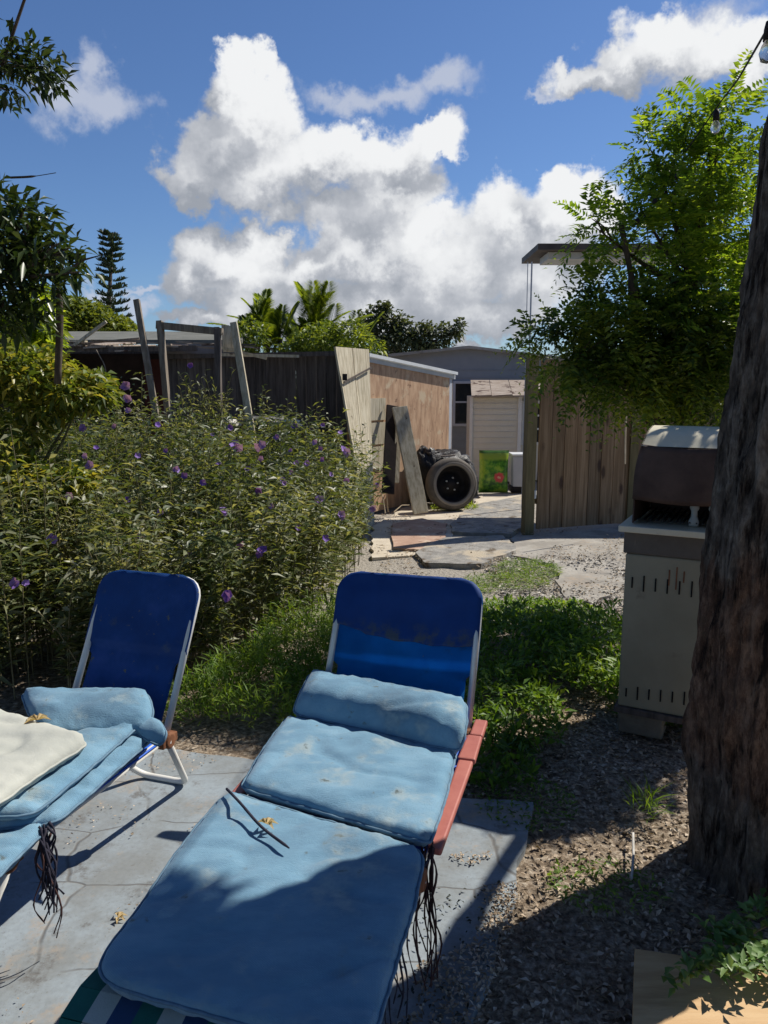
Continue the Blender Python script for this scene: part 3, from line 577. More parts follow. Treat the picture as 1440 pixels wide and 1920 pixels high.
fringe(P(78, 1548, .40), 16, .27, .02, M['cord'], cl, r=.0042, toward=(.08, -.02)); fringe(P(85, 1560, .38), 5, .33, .03, M['cord_brown'], cl, toward=(.1, -.1))
pillow('pillow', [P(-200, 1500, .49), P(-100, 1400, .50), P(-20, 1330, .51)], [P(-20, 1520, .49), P(80, 1450, .49), P(172, 1392, .49)], .065, M['pillow'], label='off white square pillow lying on the folded blue cushion', cat='pillow', rc=.05, seed=21, wr=.008)
def dead_leaf(p, s, label, a):
    n = 5; an = np.array([a + k * .9 - 1.8 for k in range(n)]); d = np.stack([np.cos(an), np.sin(an), np.full(n, .35)], 1)
    o = leafobj('dry_leaf', M['deadleaf'], None, (np.tile(np.array(p), (n, 1)), d, np.tile([0, 0, 1.0], (n, 1)), np.full(n, s), np.full(n, s * .42)), origin=p, droop=.4, fold=.5); setp(o, label, 'leaf')
dead_leaf(P(500, 1545, .46), .034, 'curled tan dry leaf on the long blue cushion by the tie', 1.0)
dead_leaf(P(70, 1350, .53), .045, 'curled tan dry leaf caught behind the white pillow', 2.0)
dead_leaf(P(222, 1720, .012), .03, 'pale yellow dropped leaf on the concrete between the loungers', .4)

# ---------------------------------------------------------------- hedge of violet petunias
def inpoly(x, y, poly):
    c = np.zeros(len(x), bool); n = len(poly)
    for i in range(n):
        (x1, y1), (x2, y2) = poly[i], poly[(i + 1) % n]; m = ((y1 > y) != (y2 > y)); xi = (x2 - x1) * (y - y1) / (y2 - y1 + 1e-12) + x1; c ^= m & (x < xi)
    return c
poly = [(-5.2, 3.75), (-2.4, 3.7), (-1.35, 3.72), (-.85, 4.0), (-.55, 4.5), (-.36, 5.2), (-.22, 6.2), (-.16, 7.3), (-.4, 8.0), (-6, 8.0)]
def hedge_h(x, y):
    base = np.interp(y, [3.6, 4.3, 5.2, 7, 8.2], [.82, 1.01, 1.15, 1.28, 1.33]); ed = np.interp(x, [-1.6, -.6, -.2], [0, -.10, -.32]); ed = ed * np.interp(y, [4, 6, 8], [1, .8, .5])
    return base + ed
def petunia_hedge():
    h = thing('petunia_hedge', 'wide dense bed of narrow leaved petunia plants dotted with violet flowers', 'flower bed', (-2, 5.5, 0))
    N = 5000; x = rng.uniform(-5, -.2, N); y = 3.7 + (8.1 - 3.7) * rng.random(N) ** 1.35; cl_ = np.array([noise.noise(Vector((a * 2.6, b * 2.6, 5))) for a, b in zip(x, y)]); k = inpoly(x, y, poly) & (x > -.62 * y - .4) & (cl_ > -.28 + rng.normal(0, .12, N)); x, y = x[k], y[k]; N = len(x)
    H = hedge_h(x, y) * rng.uniform(.70, 1.06, N) * (1 + .13 * np.exp(-((x + 1.8) / .8) ** 2 - ((y - 6.8) / 1.2) ** 2)) * (1 + .28 * np.array([noise.noise(Vector((a * 2.2, b * 2.2, 8))) for a, b in zip(x, y)])); tall = rng.random(N) < .03; H = H + tall * rng.uniform(.05, .22, N)
    lx, ly = rng.normal(0, .10, N), rng.normal(0, .10, N)
    edgex = (x > -1.2) & (y < 7.6); lx = lx + edgex * .10; ly = ly - (y < 4.6) * .10
    pos, dr, up, L, W = [], [], [], [], []; sv = MB()
    for i in range(N):
        nl = int(27 + 10 * rng.random()); f = np.linspace(.12, 1, nl) ** .8; front = y[i] < 4.9 or x[i] > -1.0
        if not front: f = f[f > .5]
        z = H[i] * f; a = rng.random() * 6.28 + np.arange(len(f)) * 2.4; px = x[i] + lx[i] * f ** 2; py = y[i] + ly[i] * f ** 2
        pos.append(np.stack([px, py, z], 1)); tilt = rng.uniform(-.25, .9, len(f)); dr.append(np.stack([np.cos(a), np.sin(a), tilt], 1))
        up.append(np.stack([rng.normal(0, .5, len(f)), rng.normal(0, .5, len(f)), np.ones(len(f))], 1)); L.append(rng.uniform(.05, .14, len(f)) * (1.15 - .35 * f)); W.append(rng.uniform(.011, .029, len(f)))
        if rng.random() < .5:
            pts = [(x[i] + lx[i] * q * q, y[i] + ly[i] * q * q, H[i] * q) for q in (0, .35, .7, 1.0)]; sv.tube(pts, [.004, .0035, .003, .0018], 4)
    o = leafobj('leaves', M['petunia'], h, (np.concatenate(pos), np.concatenate(dr), np.concatenate(up), np.concatenate(L), np.concatenate(W)), droop=.18); o['kind'] = 'stuff'
    s = sv.build('stems', M['stem'], h); s['kind'] = 'stuff'
    fl = [(357, 685, 7.0, 1), (237, 725, 5.4, 1.3), (242, 748, 5.4, 1.2), (295, 797, 5.6, .9), (445, 838, 5.4, 1.5), (485, 838, 5.6, 1.3), (605, 797, 6.4, .8), (638, 812, 6.4, .9), (645, 845, 6.2, 1.5), (600, 842, 6.2, .9), (575, 870, 5.9, 1), (530, 903, 5.5, 1.2), (487, 920, 5.2, 1.1), (597, 938, 5.2, 1.2),
          (698, 955, 6.3, 1.1), (708, 907, 7.5, 1.0), (265, 1010, 4.5, 1.1), (452, 1018, 4.5, 1.1), (492, 1032, 4.4, 1.1), (28, 1092, 4.0, 1.1), (48, 1094, 4.0, .8), (425, 1115, 4.1, 1.2), (170, 872, 5.0, 1.1), (160, 855, 5.0, .8), (240, 938, 4.9, 1.0), (155, 805, 5.2, 1.0), (258, 855, 5.2, .8), (345, 892, 5.0, .9), (555, 868, 5.8, .8), (240, 770, 5.3, .8), (605, 862, 5.9, .8), (490, 860, 5.5, .9), (545, 885, 5.6, .7)]
    fl += [(x_, y_, Y_, random.uniform(.7, 1.1)) for x_, y_, Y_ in ((310, 845, 5.4), (400, 815, 6.0), (520, 820, 6.2), (555, 800, 6.6), (410, 870, 5.3), (465, 880, 5.4), (380, 905, 4.9), (330, 880, 5.0), (620, 890, 5.6), (650, 900, 5.7), (510, 950, 5.0), (420, 960, 4.8), (560, 990, 4.8), (640, 965, 5.2), (300, 960, 4.7), (200, 980, 4.5), (130, 930, 4.6), (215, 800, 5.6), (180, 840, 5.3), (590, 830, 6.0), (545, 845, 5.9), (430, 800, 6.3), (355, 1040, 4.4), (100, 1010, 4.3), (610, 1010, 4.9))]
    for i, (px, py, Y, s_) in enumerate(fl):
        c = np.array(D(px, py, Y)); Y -= .28; c = np.array(D(px, py, Y)); rad = .025 * s_; pos, dr, up, L, W = [], [], [], [], []
        for b in range(1 if s_ < 1 else 2):
            cc = c + rng.normal(0, rad * .28, 3) * (b > 0); nv = nrm(np.array([[rng.normal(0, .5), -1 + rng.normal(0, .3), .5 + rng.normal(0, .4)]]))[0]
            t1 = nrm(np.cross([nv], [[0, 0, 1.0]]))[0]; t2 = np.cross(nv, t1)
            for q in range(5):
                an = q * 1.2566 + rng.random() * .4; dd = t1 * math.cos(an) + t2 * math.sin(an) + nv * .35; pos.append(cc); dr.append(dd); up.append(nv); L.append(rad * rng.uniform(.95, 1.25)); W.append(rad * 1.05)
        leafobj('flower', M['petal'] if i % 3 else M['petal_deep'], h, (np.array(pos), np.array(dr), np.array(up), np.array(L), np.array(W)), droop=-.02, fold=.15, wide=.7)
    # the loose tuft of long stems standing out above the bed
    tw = MB(); pos, dr, up = [], [], []
    for i in range(26):
        b = D(random.uniform(345, 440), 830, 6.6); b.z = .9; tpt = D(random.uniform(330, 440), random.uniform(690, 775), 6.6); mid = b.lerp(tpt, .55) + Vector((random.uniform(-.04, .04), 0, 0)); tw.tube([b, mid, tpt], [.005, .004, .002], 5)
        for q in np.linspace(.3, 1, 11): pos.append(np.array(b.lerp(tpt, q))); dr.append([random.uniform(-1, 1), random.uniform(-1, 1), random.uniform(.1, .9)]); up.append([0, 0, 1.0])
    tw.build('tall_stems', M['stem'], h)
    n = len(pos); leafobj('tall_stem_leaves', M['petunia'], h, (np.array(pos), np.array(dr), np.array(up), rng.uniform(.05, .1, n), rng.uniform(.009, .016, n)))
petunia_hedge()

# ---------------------------------------------------------------- weeds and grass
def weeds(name, blobs, n, L, W, mat, label, cat, kind='stuff', arch=.5):
    pos, dr, up, LL_, WW = [], [], [], [], []
    for (cx, cy, rx, ry, h) in blobs:
        k = int(n * rx * ry / sum(b[2] * b[3] for b in blobs)); a = rng.random(k) * 6.28; r = np.sqrt(rng.random(k)); x = cx + np.cos(a) * r * rx; y = cy + np.sin(a) * r * ry
        hh = h * (1 - .55 * r ** 2) * rng.uniform(.3, 1, k) * (1 + .8 * np.array([noise.noise(Vector((p * 9, q * 9, 1))) for p, q in zip(x, y)])); pos.append(np.stack([x, y, np.maximum(hh - .02, 0)], 1))
        d = rdir(k); d[:, 2] = np.abs(d[:, 2]) * arch + .15; dr.append(d); up.append(np.stack([rng.normal(0, .4, k), rng.normal(0, .4, k), np.ones(k)], 1)); LL_.append(rng.uniform(*L, k)); WW.append(rng.uniform(*W, k))
    o = leafobj(name, mat, None, (np.concatenate(pos), np.concatenate(dr), np.concatenate(up), np.concatenate(LL_), np.concatenate(WW)), origin=(blobs[0][0], blobs[0][1], 0)); setp(o, label, cat, kind=kind); return o
weeds('grass', [(-.62, 3.72, .33, .38, .30), (-.42, 4.15, .36, .5, .38), (-.9, 3.62, .2, .22, .2), (-.3, 3.45, .2, .3, .16), (-.2, 4.7, .2, .6, .3)], 12000, (.03, .09), (.004, .010), M['grass'], 'bright green fine leaved weeds growing between the two loungers', 'weeds', arch=1.0)
weeds('ground_cover', [(.85, 4.35, .42, .62, .24), (1.25, 4.25, .40, .6, .30), (.62, 3.6, .26, .5, .16), (1.35, 3.75, .25, .4, .22), (.5, 4.9, .25, .35, .12), (1.05, 5.2, .5, .25, .10), (.45, 3.1, .2, .3, .1)], 10500, (.03, .085), (.010, .026), M['clover'], 'low leafy green weeds on the ground beside the beige grill', 'weeds', arch=.9)
weeds('grass', [(1.25, 6.5, .28, .35, .08), (1.0, 6.1, .35, .25, .06), (.4, 5.9, .5, .25, .05), (.2, 5.4, .25, .4, .07)], 4500, (.03, .09), (.003, .008), M['grass'], 'thin flattened grass tuft on the path before the wooden gate', 'grass', arch=.3)
weeds('grass_tuft', [(.98, 2.66, .05, .07, .10)], 70, (.05, .13), (.003, .007), M['grass'], 'small sunlit grass tuft at the foot of the tree trunk', 'grass', kind='thing', arch=1.6)
weeds('grass_tuft', [(.9, 9.8, .32, .16, .1)], 500, (.05, .12), (.006, .012), M['limeleaf'], 'yellow green grass tuft growing under the leaning tyre', 'grass', kind='thing', arch=1.2)
weeds('weed_patch', [(.72, 2.25, .2, .14, .03), (.55, 2.75, .2, .2, .04)], 900, (.012, .035), (.005, .011), M['clover'], 'sparse green seedlings in the shaded mulch between slab and trunk', 'weeds', arch=.4)

# ---------------------------------------------------------------- the big trunk, its crown out of the frame above
def trunk_mat():
    m, t, out = new_mat('rough_bark_with_bare_red_patch'); tc = t.add('ShaderNodeTexCoord').outputs['Object']
    v = t.vec('MULTIPLY', tc, (1, 1, .38)); a = t.noise(v, 22, 9, .72); b_ = t.noise(v, 5, 6, .65); vo = t.add('ShaderNodeTexVoronoi', {'Scale': 26.0}, feature='DISTANCE_TO_EDGE'); t.l.new(t.vec('ADD', v, t.vec('MULTIPLY', t.noise(tc, 9, 4, .6, 'Color'), (.09, .09, .09))), vo.inputs['Vector'])
    bark = t.ramp(t.ss(a, .25, .75), [(0, (.04, .032, .026)), (.5, (.15, .12, .095)), (1, (.34, .29, .235))])
    red = t.ramp(t.ss(t.noise(v, 26, 9, .8), .3, .7), [(0, (.05, .022, .012)), (.5, (.15, .08, .05)), (1, (.36, .22, .14))])
    sp = t.add('ShaderNodeSeparateXYZ'); t.l.new(tc, sp.inputs[0]); hz = t.math('ADD', sp.outputs[2], t.math('MULTIPLY', t.math('SUBTRACT', b_, .5), .9))
    mask = t.math('MULTIPLY', t.ss(hz, .30, .48), t.math('SUBTRACT', 1.0, t.ss(hz, .98, 1.08)))
    col = t.mix(t.math('MULTIPLY', mask, .8), bark, red); col = t.mix(t.ss(t.noise(tc, 6, 6, .7), .6, .75, 0, .6), col, (.09, .085, .05))
    cr = t.ss(t.noise(t.vec('MULTIPLY', tc, (1, 1, .16)), 30, 6, .7), .34, .50); b = t.add('ShaderNodeBsdfPrincipled', {'Roughness': .95, 'Specular IOR Level': .15}); t.l.new(t.mix(cr, (.02, .014, .012), col), b.inputs['Base Color'])
    h = t.math('ADD', a, t.math('MULTIPLY', cr, .35)); bn = t.add('ShaderNodeBump', {'Strength': 1.0, 'Distance': .03}); t.l.new(h, bn.inputs['Height']); t.l.new(bn.outputs[0], b.inputs['Normal']); t.l.new(b.outputs[0], out.inputs[0]); return m
def rough_trunk(name, path, mat, parent, n=150, amp=.02, nv=90):
    pts = smoothpath([p[:3] for p in path], 30); zz = [p[2] for p in path]; rr = [p[3] for p in path]; g = MB(); seg = len(pts)
    for i, p in enumerate(pts):
        r = float(np.interp(i / (seg - 1) * (len(path) - 1), range(len(path)), rr))
        for j in range(n):
            a = 2 * math.pi * j / n; q = Vector((math.cos(a), math.sin(a), 0)); s = Vector((q.x * 3, q.y * 3, p.z * 1.5)); ff = r * (1 + .10 * noise.noise(s) + .04 * math.sin(a * 5 + p.z)) + amp * noise.noise(s * 4) + amp * .5 * noise.noise(Vector((q.x * 16, q.y * 16, p.z * 9))) - .014 * (1 - min(1, abs(noise.noise(Vector((q.x * 9, q.y * 9, p.z * 2.2)))) * 6)) + .006 * noise.noise(Vector((q.x * 30, q.y * 30, p.z * 22)))
            g.v.append(tuple(p + q * ff))
    for i in range(seg - 1):
        for j in range(n): g.f.append((i * n + j, i * n + (j + 1) % n, (i + 1) * n + (j + 1) % n, (i + 1) * n + j))
    return g.build(name, mat, parent, smooth=True)
def big_tree():
    tr = thing('shade_tree', 'thick dark tree trunk with a bare reddish patch of bark, standing by the grill', 'tree', (1.38, 2.45, 0))
    rough_trunk('trunk', [(1.345, 2.37, -.06, .295), (1.335, 2.37, .10, .272), (1.29, 2.37, .5, .25), (1.28, 2.37, 1.0, .24), (1.305, 2.37, 1.5, .23), (1.335, 2.37, 2.0, .222), (1.365, 2.38, 2.5, .212), (1.56, 2.46, 3.1, .18)], trunk_mat(), tr)
    lb = MB(); ends = []
    for (dx, dy, z, l) in ((.9, .3, 3.9, 1), (-.2, -.7, 3.9, 1), (.5, -.9, 3.6, 1), (.2, .9, 4.3, 1), (-.6, .1, 4.4, 1)):
        lb.tube(smoothpath([(1.60, 2.5, 2.95), (1.6 + dx * .45, 2.5 + dy * .45, z - .35), (1.6 + dx, 2.5 + dy, z)], 6), [.10, .09, .08, .075, .07, .06, .055, .05, .045, .04, .035, .03, .025], 8)
    lb.tube(smoothpath([(1.5, 2.55, 1.85), (1.85, 3.1, 2.05), (2.2, 3.7, 2.05), (2.6, 3.9, 2.2)], 6), [.045] * 7 + [.03] * 6 + [.015] * 6, 8)
    lb.build('limb', M['bark_far'], tr, smooth=True)
    n = 8200; bl = [(2.14, 3.82, 2.0, .40, .22, .26, 1.6), (2.5, 4.0, 2.1, .4, .3, .3, 1), (1.70, 2.90, 3.3, .20, .20, .16, .7), (2.3, 2.6, 4.0, .7, .7, .45, 1), (2.1, 1.2, 3.6, .6, .6, .4, 1.2), (1.4, 1.7, 4.1, .6, .6, .4, .8), (1.7, 3.2, 4.5, .8, .7, .4, .9)]
    p, d, _ = in_blobs(bl, n, .2); leafobj('crown', M['darkleaf'], tr, (p, rdir(n, .5), rdir(n) + np.array([0, 0, 1.5]), rng.uniform(.05, .11, n), rng.uniform(.02, .04, n)))
    # unseen crown and limbs added over and behind the viewer to block skylight
    lb = MB()
    for tg in ((0, 2.3, 5.1), (-1.8, 2.0, 5.0), (3.4, 2.3, 4.8), (.4, .4, 4.6), (-.9, -.6, 4.8), (1.6, -1.2, 4.6), (.2, -2.4, 4.6), (-2.2, -1.4, 4.5), (2.6, .2, 4.6)):
        pts = smoothpath([(1.62, 2.48, 3.0), (1.62 * .6 + tg[0] * .4, 2.48 * .6 + tg[1] * .4, 4.0), tg], 6); lb.tube(pts, [float(v) for v in np.linspace(.10, .03, len(pts))], 8)
    lb.build('limb', M['bark_far'], tr, smooth=True)
    n = 20000; bl = [(.0, 2.3, 5.2, 1.3, 1.0, .4, 1.2), (-1.8, 2.0, 5.1, 1.3, 1.0, .4, 1.2), (2.0, 2.4, 5.2, 1.2, 1.0, .4, 1.2), (3.6, 2.2, 4.8, 1.1, 1.0, .5, 1), (-3.2, .6, 4.9, 1.2, 1.2, .5, 1), (.6, .3, 4.7, 1.2, .9, .5, 1), (-1.0, -.8, 4.9, 1.3, 1.0, .6, 1.2), (1.7, -1.3, 4.7, 1.3, 1.1, .6, 1.2), (.2, -2.6, 4.4, 1.5, 1.1, .9, 1.4), (-2.4, -1.8, 4.3, 1.3, 1.1, .9, 1.2), (2.8, .0, 4.8, 1.0, .9, .5, 1), (2.4, -3.0, 3.6, 1.4, .9, 1.1, 1.2)]
    p, d, _ = in_blobs(bl, n, .2); leafobj('crown', M['darkleaf'], tr, (p, rdir(n, .5), rdir(n) + np.array([0, 0, 1.5]), rng.uniform(.14, .24, n), rng.uniform(.06, .11, n)))
big_tree()

# ---------------------------------------------------------------- the grill
def grill():
    A = P(1158, 1322, .13); B = P(1318, 1352, .13); B = A + (B - A).normalized() * .40; rt = (B - A).normalized(); bk = Vector((-rt.y, rt.x, 0))
    r = thing('barbecue_grill', 'beige slotted metal cabinet grill with a closed rounded hood, on concrete blocks', 'grill', (A + B) / 2 + bk * .2)
    def T(x, y, z): return A + rt * x + bk * y + Vector((0, 0, z - .13))
    Rm = Matrix((rt, bk, Vector((0, 0, 1)))).transposed(); W_, Dp = .42, .44
    c = MB(); c.box(T(W_ / 2, Dp / 2, .49), (W_, Dp, .72), Rm); c.build('cabinet', M['grill_body'], r, bevel=.008)
    for i in range(8):
        x = .035 + i * (W_ - .07) / 7; lg = .045 + .012 * (i % 2) + random.uniform(-.006, .006)
        for z, l in ((.20 + .004 * i, lg), (.72, lg + .01)): s = MB(); s.box(T(x, -.001, z), (.006, .006, l), Rm); s.build('vent_slot', M['slot'], r)
    g2 = MB()
    for (x, z0, l) in ((.19, .76, .07), (.22, .76, .10), (.25, .77, .05)): g2.box(T(x, -.0015, z0), (.005, .004, l), Rm)
    g2.build('soot_streaks', M['rust'], r)
    b = MB(); b.box(T(W_ / 2, Dp / 2, .905), (W_ + .02, Dp + .02, .105), Rm); b.build('firebox', M['grill_top'], r, bevel=.006)
    sh = MB(); sh.box(T(W_ / 2, Dp / 2 - .02, .972), (W_ + .05, Dp + .10, .028), Rm); sh.build('shelf', M['hood'], r, bevel=.004)
    # hood: shell of a half barrel, its front closed by a piece in painted shade
    hd = MB(); n = 18; x0, x1 = .02, W_ + .02; prof = []
    for k in range(n + 1):
        a = math.pi * (1.0 - k / n * .78); prof.append((.27 + .21 * -math.cos(a) * -1, 1.0 + .38 * math.sin(a) ** .8 if math.sin(a) > 0 else 1.0))
    # profile in (depth, height): back wall up, over the top, down to a front lip
    prof = [(.44, .99), (.455, 1.10), (.45, 1.22), (.42, 1.31), (.36, 1.375), (.28, 1.405), (.19, 1.41), (.10, 1.385), (.03, 1.33)]
    prof = [(v.x, v.y) for v in smoothpath([(a, b, 0) for a, b in prof], 4)]
    def inset(v): return .03 * max(0, (v - 1.2) / .2) ** 1.5
    inner = [(y + (.27 - y) * .05, z - .012) for y, z in prof]
    outer_m, inner_m = MB(), MB()
    for gmesh, pr, off in ((outer_m, prof, 0), (inner_m, inner, .008)):
        k0 = len(gmesh.v)
        for (y, z) in pr: gmesh.v.append(tuple(T(x0 + off + inset(z), y, z))); gmesh.v.append(tuple(T(x1 - off - inset(z), y, z)))
        for i in range(len(pr) - 1): gmesh.f.append((k0 + 2 * i, k0 + 2 * i + 1, k0 + 2 * i + 3, k0 + 2 * i + 2))
    o1 = outer_m.build('hood', M['hood'], r, smooth=True); o2 = inner_m.build('hood_lining', M['hood_shaded'], r, smooth=True)
    for xx, nm in ((x0, 0), (x1, 1)):
        sd = MB(); front = [(.03, 1.33), (-.0, 1.22), (.0, .99)]; ring = list(prof) + front[1:]
        for (y, z) in ring: sd.v.append(tuple(T(xx + inset(z) * (1 if nm == 0 else -1), y, z)))
        for (y, z) in ring: sd.v.append(tuple(T(xx + inset(z) * (1 if nm == 0 else -1) + (.006 if nm == 0 else -.006), y, z)))
        m_ = len(ring); sd.f.append(tuple(range(m_))); sd.f.append(tuple(range(2 * m_ - 1, m_ - 1, -1)))
        for i in range(m_): sd.f.append((i, (i + 1) % m_, m_ + (i + 1) % m_, m_ + i))
        sd.build('hood_side', M['hood_shaded'] if nm == 0 else M['grill_top'], r)
    fr = MB(); n = 14; m_ = 10
    for j in range(m_ + 1):
        v = j / m_; z = 1.335 - v * .235; y = .03 - .055 * math.sin(v * 1.6) + .012
        for i in range(n + 1):
            u = i / n; zi = inset(z); fr.v.append(tuple(T(x0 + zi + (x1 - x0 - 2 * zi) * u, y - .02 * math.sin(math.pi * u), z - (.012 * math.sin(math.pi * u)))))
    for j in range(m_):
        for i in range(n): k = j * (n + 1) + i; fr.f.append((k, k + 1, k + n + 2, k + n + 1))
    ff = fr.build('hood_front', M['hood_shaded'], r, smooth=True); md = ff.modifiers.new('s', 'SOLIDIFY'); md.thickness = .006
    gr = MB(); 
    for i in range(14): gr.beam(T(.04 + i * .027, .03, 1.005), T(.04 + i * .027, .42, 1.005), .006, .006)
    gr.build('grate', M['rim'], r)
    for x in (.27, .345):
        k = MB(); k.lathe([(0, 0), (.020, 0), (.022, .02), (.013, .04), (.013, .065), (.019, .075), (.018, .098), (0, .10)], T(x, .05, .99), (0, 0, 1), 16); k.build('burner_fitting', M['pillow'], r, smooth=True)
    f = MB(); f.box(T(W_ / 2, Dp / 2, .115), (W_ + .03, Dp + .03, .03), Rm); f.build('base_board', M['wood_dark'], r, bevel=.004)
    return A, rt, bk, Rm
A, rt, bk, Rm = grill()
for i, (x, y, lab) in enumerate(((.10, .12, 'old concrete block under the near edge of the beige grill'), (.38, .34, 'old concrete block under the far corner of the beige grill'))):
    b = MB(); p = A + rt * x + bk * y; b.box((p.x, p.y, .045), (.2, .2, .108), Rm); setp(b.build('concrete_block', M['block'], origin=(p.x, p.y, 0), bevel=.01), lab, 'concrete block')

# ---------------------------------------------------------------- wooden gate and fence on the right
def plank_row(a, b, n, z0, z1, th, mat, parent, name, gap=.006, topj=.0, lean=0, botj=.0):
    a, b = Vector(a), Vector(b); g = MB(); d = (b - a) / n; nrm_ = Vector((d.y, -d.x, 0)).normalized()
    for i in range(n):
        p0 = a + d * i + d.normalized() * gap / 2; p1 = a + d * (i + 1) - d.normalized() * gap / 2; zt = z1 + random.uniform(-topj, topj); zb = z0 + random.uniform(-botj, botj); of = nrm_ * random.uniform(-.004, .004)
        q = [Vector((p0.x, p0.y, zb)) + of, Vector((p1.x, p1.y, zb)) + of, Vector((p1.x + lean, p1.y, zt)) + of, Vector((p0.x + lean, p0.y, zt)) + of]; g.quad(*q, th)
    return g.build(name, mat, parent)
ga, gb = Vector((1.66, 8.25, 0)), Vector((2.72, 8.62, 0))
gt = thing('wooden_gate', 'tall brown knotty board gate panel standing beside the path', 'gate', ga)
plank_row(ga, gb, 7, .03, 1.84, .02, M['fence'], gt, 'board_panel', .010, .01)
for z in (.35, 1.5):
    b = MB(); o_ = Vector((-.1, .3, 0)).normalized() * .035; b.beam(ga + o_ + Vector((0, 0, z)), gb + o_ + Vector((0, 0, z)), .035, .09); b.build('rail', M['fence'], gt)
hg = MB(); hg.box((1.63, 8.20, .42), (.02, .03, .09)); hg.build('hinge', M['white_metal'], gt, bevel=.004)
po = MB(); po.box((1.565, 8.24, .93), (.11, .11, 1.92), Matrix.Rotation(R(12), 3, 'Z')); setp(po.build('gate_post', M['post'], origin=(1.565, 8.24, 0), bevel=.006), 'square olive grey timber post at the hinge edge of the knotty gate', 'post')
ft = thing('board_fence', 'brown board fence running behind the trees from the knotty gate', 'fence', (2.76, 8.65, 0))
plank_row((2.70, 8.74, 0), (7.2, 9.6, 0), 34, .0, 1.84, .02, M['fence'], ft, 'board_panel', .01, .02)
for i in range(3):
    b = MB(); b.box((2.85 + i * 1.9, 8.78 + i * .4, .9), (.09, .09, 1.8)); b.build('post', M['post'], ft)
cn = MB(); cn.tube(smoothpath([D(1177, 740, 8.0), D(1173, 800, 8.0), D(1172, 870, 8.0)], 5), .009, 6); setp(cn.build('dangling_cord', M['stick'], origin=D(1177, 740, 8.0)), 'thin pale cord hanging down in front of the gate edge', 'cord')

# ---------------------------------------------------------------- left fence, leaning gate panel
lf = thing('dark_fence', 'dark weathered board fence in shade behind the flower bed', 'fence', (-1.0, 8.9, 0))
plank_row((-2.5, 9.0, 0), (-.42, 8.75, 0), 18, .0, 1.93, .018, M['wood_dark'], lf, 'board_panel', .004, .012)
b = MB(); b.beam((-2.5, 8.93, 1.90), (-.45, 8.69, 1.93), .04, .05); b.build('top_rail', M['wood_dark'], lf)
pg = thing('board_gate', 'sunlit pale weathered board panel leaning at the end of the dark fence', 'gate', (-.4, 8.4, 0))
tl, tr_, br_, bl_ = D(629, 650, 8.30), D(692, 655, 9.0), D(703, 1005, 8.8), D(690, 1000, 8.28)
for q0, q1, nm in ((0, .47, 0), (.49, 1, 1)):
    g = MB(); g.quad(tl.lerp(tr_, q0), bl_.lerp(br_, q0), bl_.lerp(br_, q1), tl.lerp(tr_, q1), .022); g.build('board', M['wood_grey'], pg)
nn = (bl_ - tl).cross(tr_ - tl).normalized(); nn = nn if nn.y < 0 else -nn
b = MB(); b.beam(D(640, 718, 8.33) + nn * .03, D(692, 690, 8.96) + nn * .03, .012, .02); b.build('brace', M['wood_dark'], pg)
lt = MB(); lt.box(D(642, 708, 8.33) + nn * .03, (.05, .03, .07)); lt.build('latch', M['rim'], pg)

# ---------------------------------------------------------------- plywood shed
sh = thing('plywood_shed', 'low shed with flaking tan plywood wall and white metal roof edge', 'shed', (.3, 10.6, 0))
s0, s1 = Vector((-.22, 9.45, 0)), Vector((.98, 11.1, 0)); dd = (s1 - s0).normalized(); bkv = Vector((-dd.y, dd.x, 0))
def wallq(a, b, z0, za, zb, th, mat, name, par, n_=None):
    g = MB(); g.quad(Vector((a.x, a.y, z0)), Vector((b.x, b.y, z0)), Vector((b.x, b.y, zb)), Vector((a.x, a.y, za)), th, n_); return g.build(name, mat, par)
zt0, zt1 = 1.86, 1.66
fn = -bkv
wallq(s0, s1 - dd * .09, 0, zt0, zt1 + .02, .02, M['plywood'], 'wall', sh, fn)
wallq(s1 - dd * .088, s1, 0, zt1 + .02, zt1, .03, M['trim'], 'corner_trim', sh, fn)
wallq(s1, s1 + bkv * 2.2, 0, zt1, zt1, .02, M['plywood'], 'wall', sh)
g = MB(); o_ = fn * .06 - dd * .02; e_ = fn * .06 + dd * .05
for (dz0, dz1, mt, nm, out) in ((.0, .055, M['plywood'], 'fascia', .02), (.06, .10, M['white_metal'], 'roof_edge', .06)):
    g = MB(); a_, b_ = s0 + fn * out, s1 + fn * out + dd * .04; g.quad(Vector((a_.x, a_.y, zt0 + dz0)), Vector((b_.x, b_.y, zt1 + dz0)), Vector((b_.x, b_.y, zt1 + dz1)), Vector((a_.x, a_.y, zt0 + dz1)), .03, fn); g.build(nm, M['white_metal'] if nm == 'roof_edge' else M['soffit'], sh)
g = MB(); g.quad(Vector((s0.x, s0.y, zt0 + .09)), Vector((s1.x, s1.y, zt1 + .09)), Vector(((s1 + bkv * 2.3).x, (s1 + bkv * 2.3).y, zt1 + .09)), Vector(((s0 + bkv * 2.3).x, (s0 + bkv * 2.3).y, zt0 + .09)), .03, (0, 0, 1)); g.build('roof', M['roofgrey'], sh)
st = MB()
for zz in (1.15, .85, .55): st.quad(s0 + fn * .022 + Vector((0, 0, zz)), s0 + fn * .022 + dd * .38 + Vector((0, 0, zz)), s0 + fn * .022 + dd * .38 + Vector((0, 0, zz + .27)), s0 + fn * .022 + Vector((0, 0, zz + .27)), .018, fn)
st.build('lower_boards', M['wood_grey'], sh)
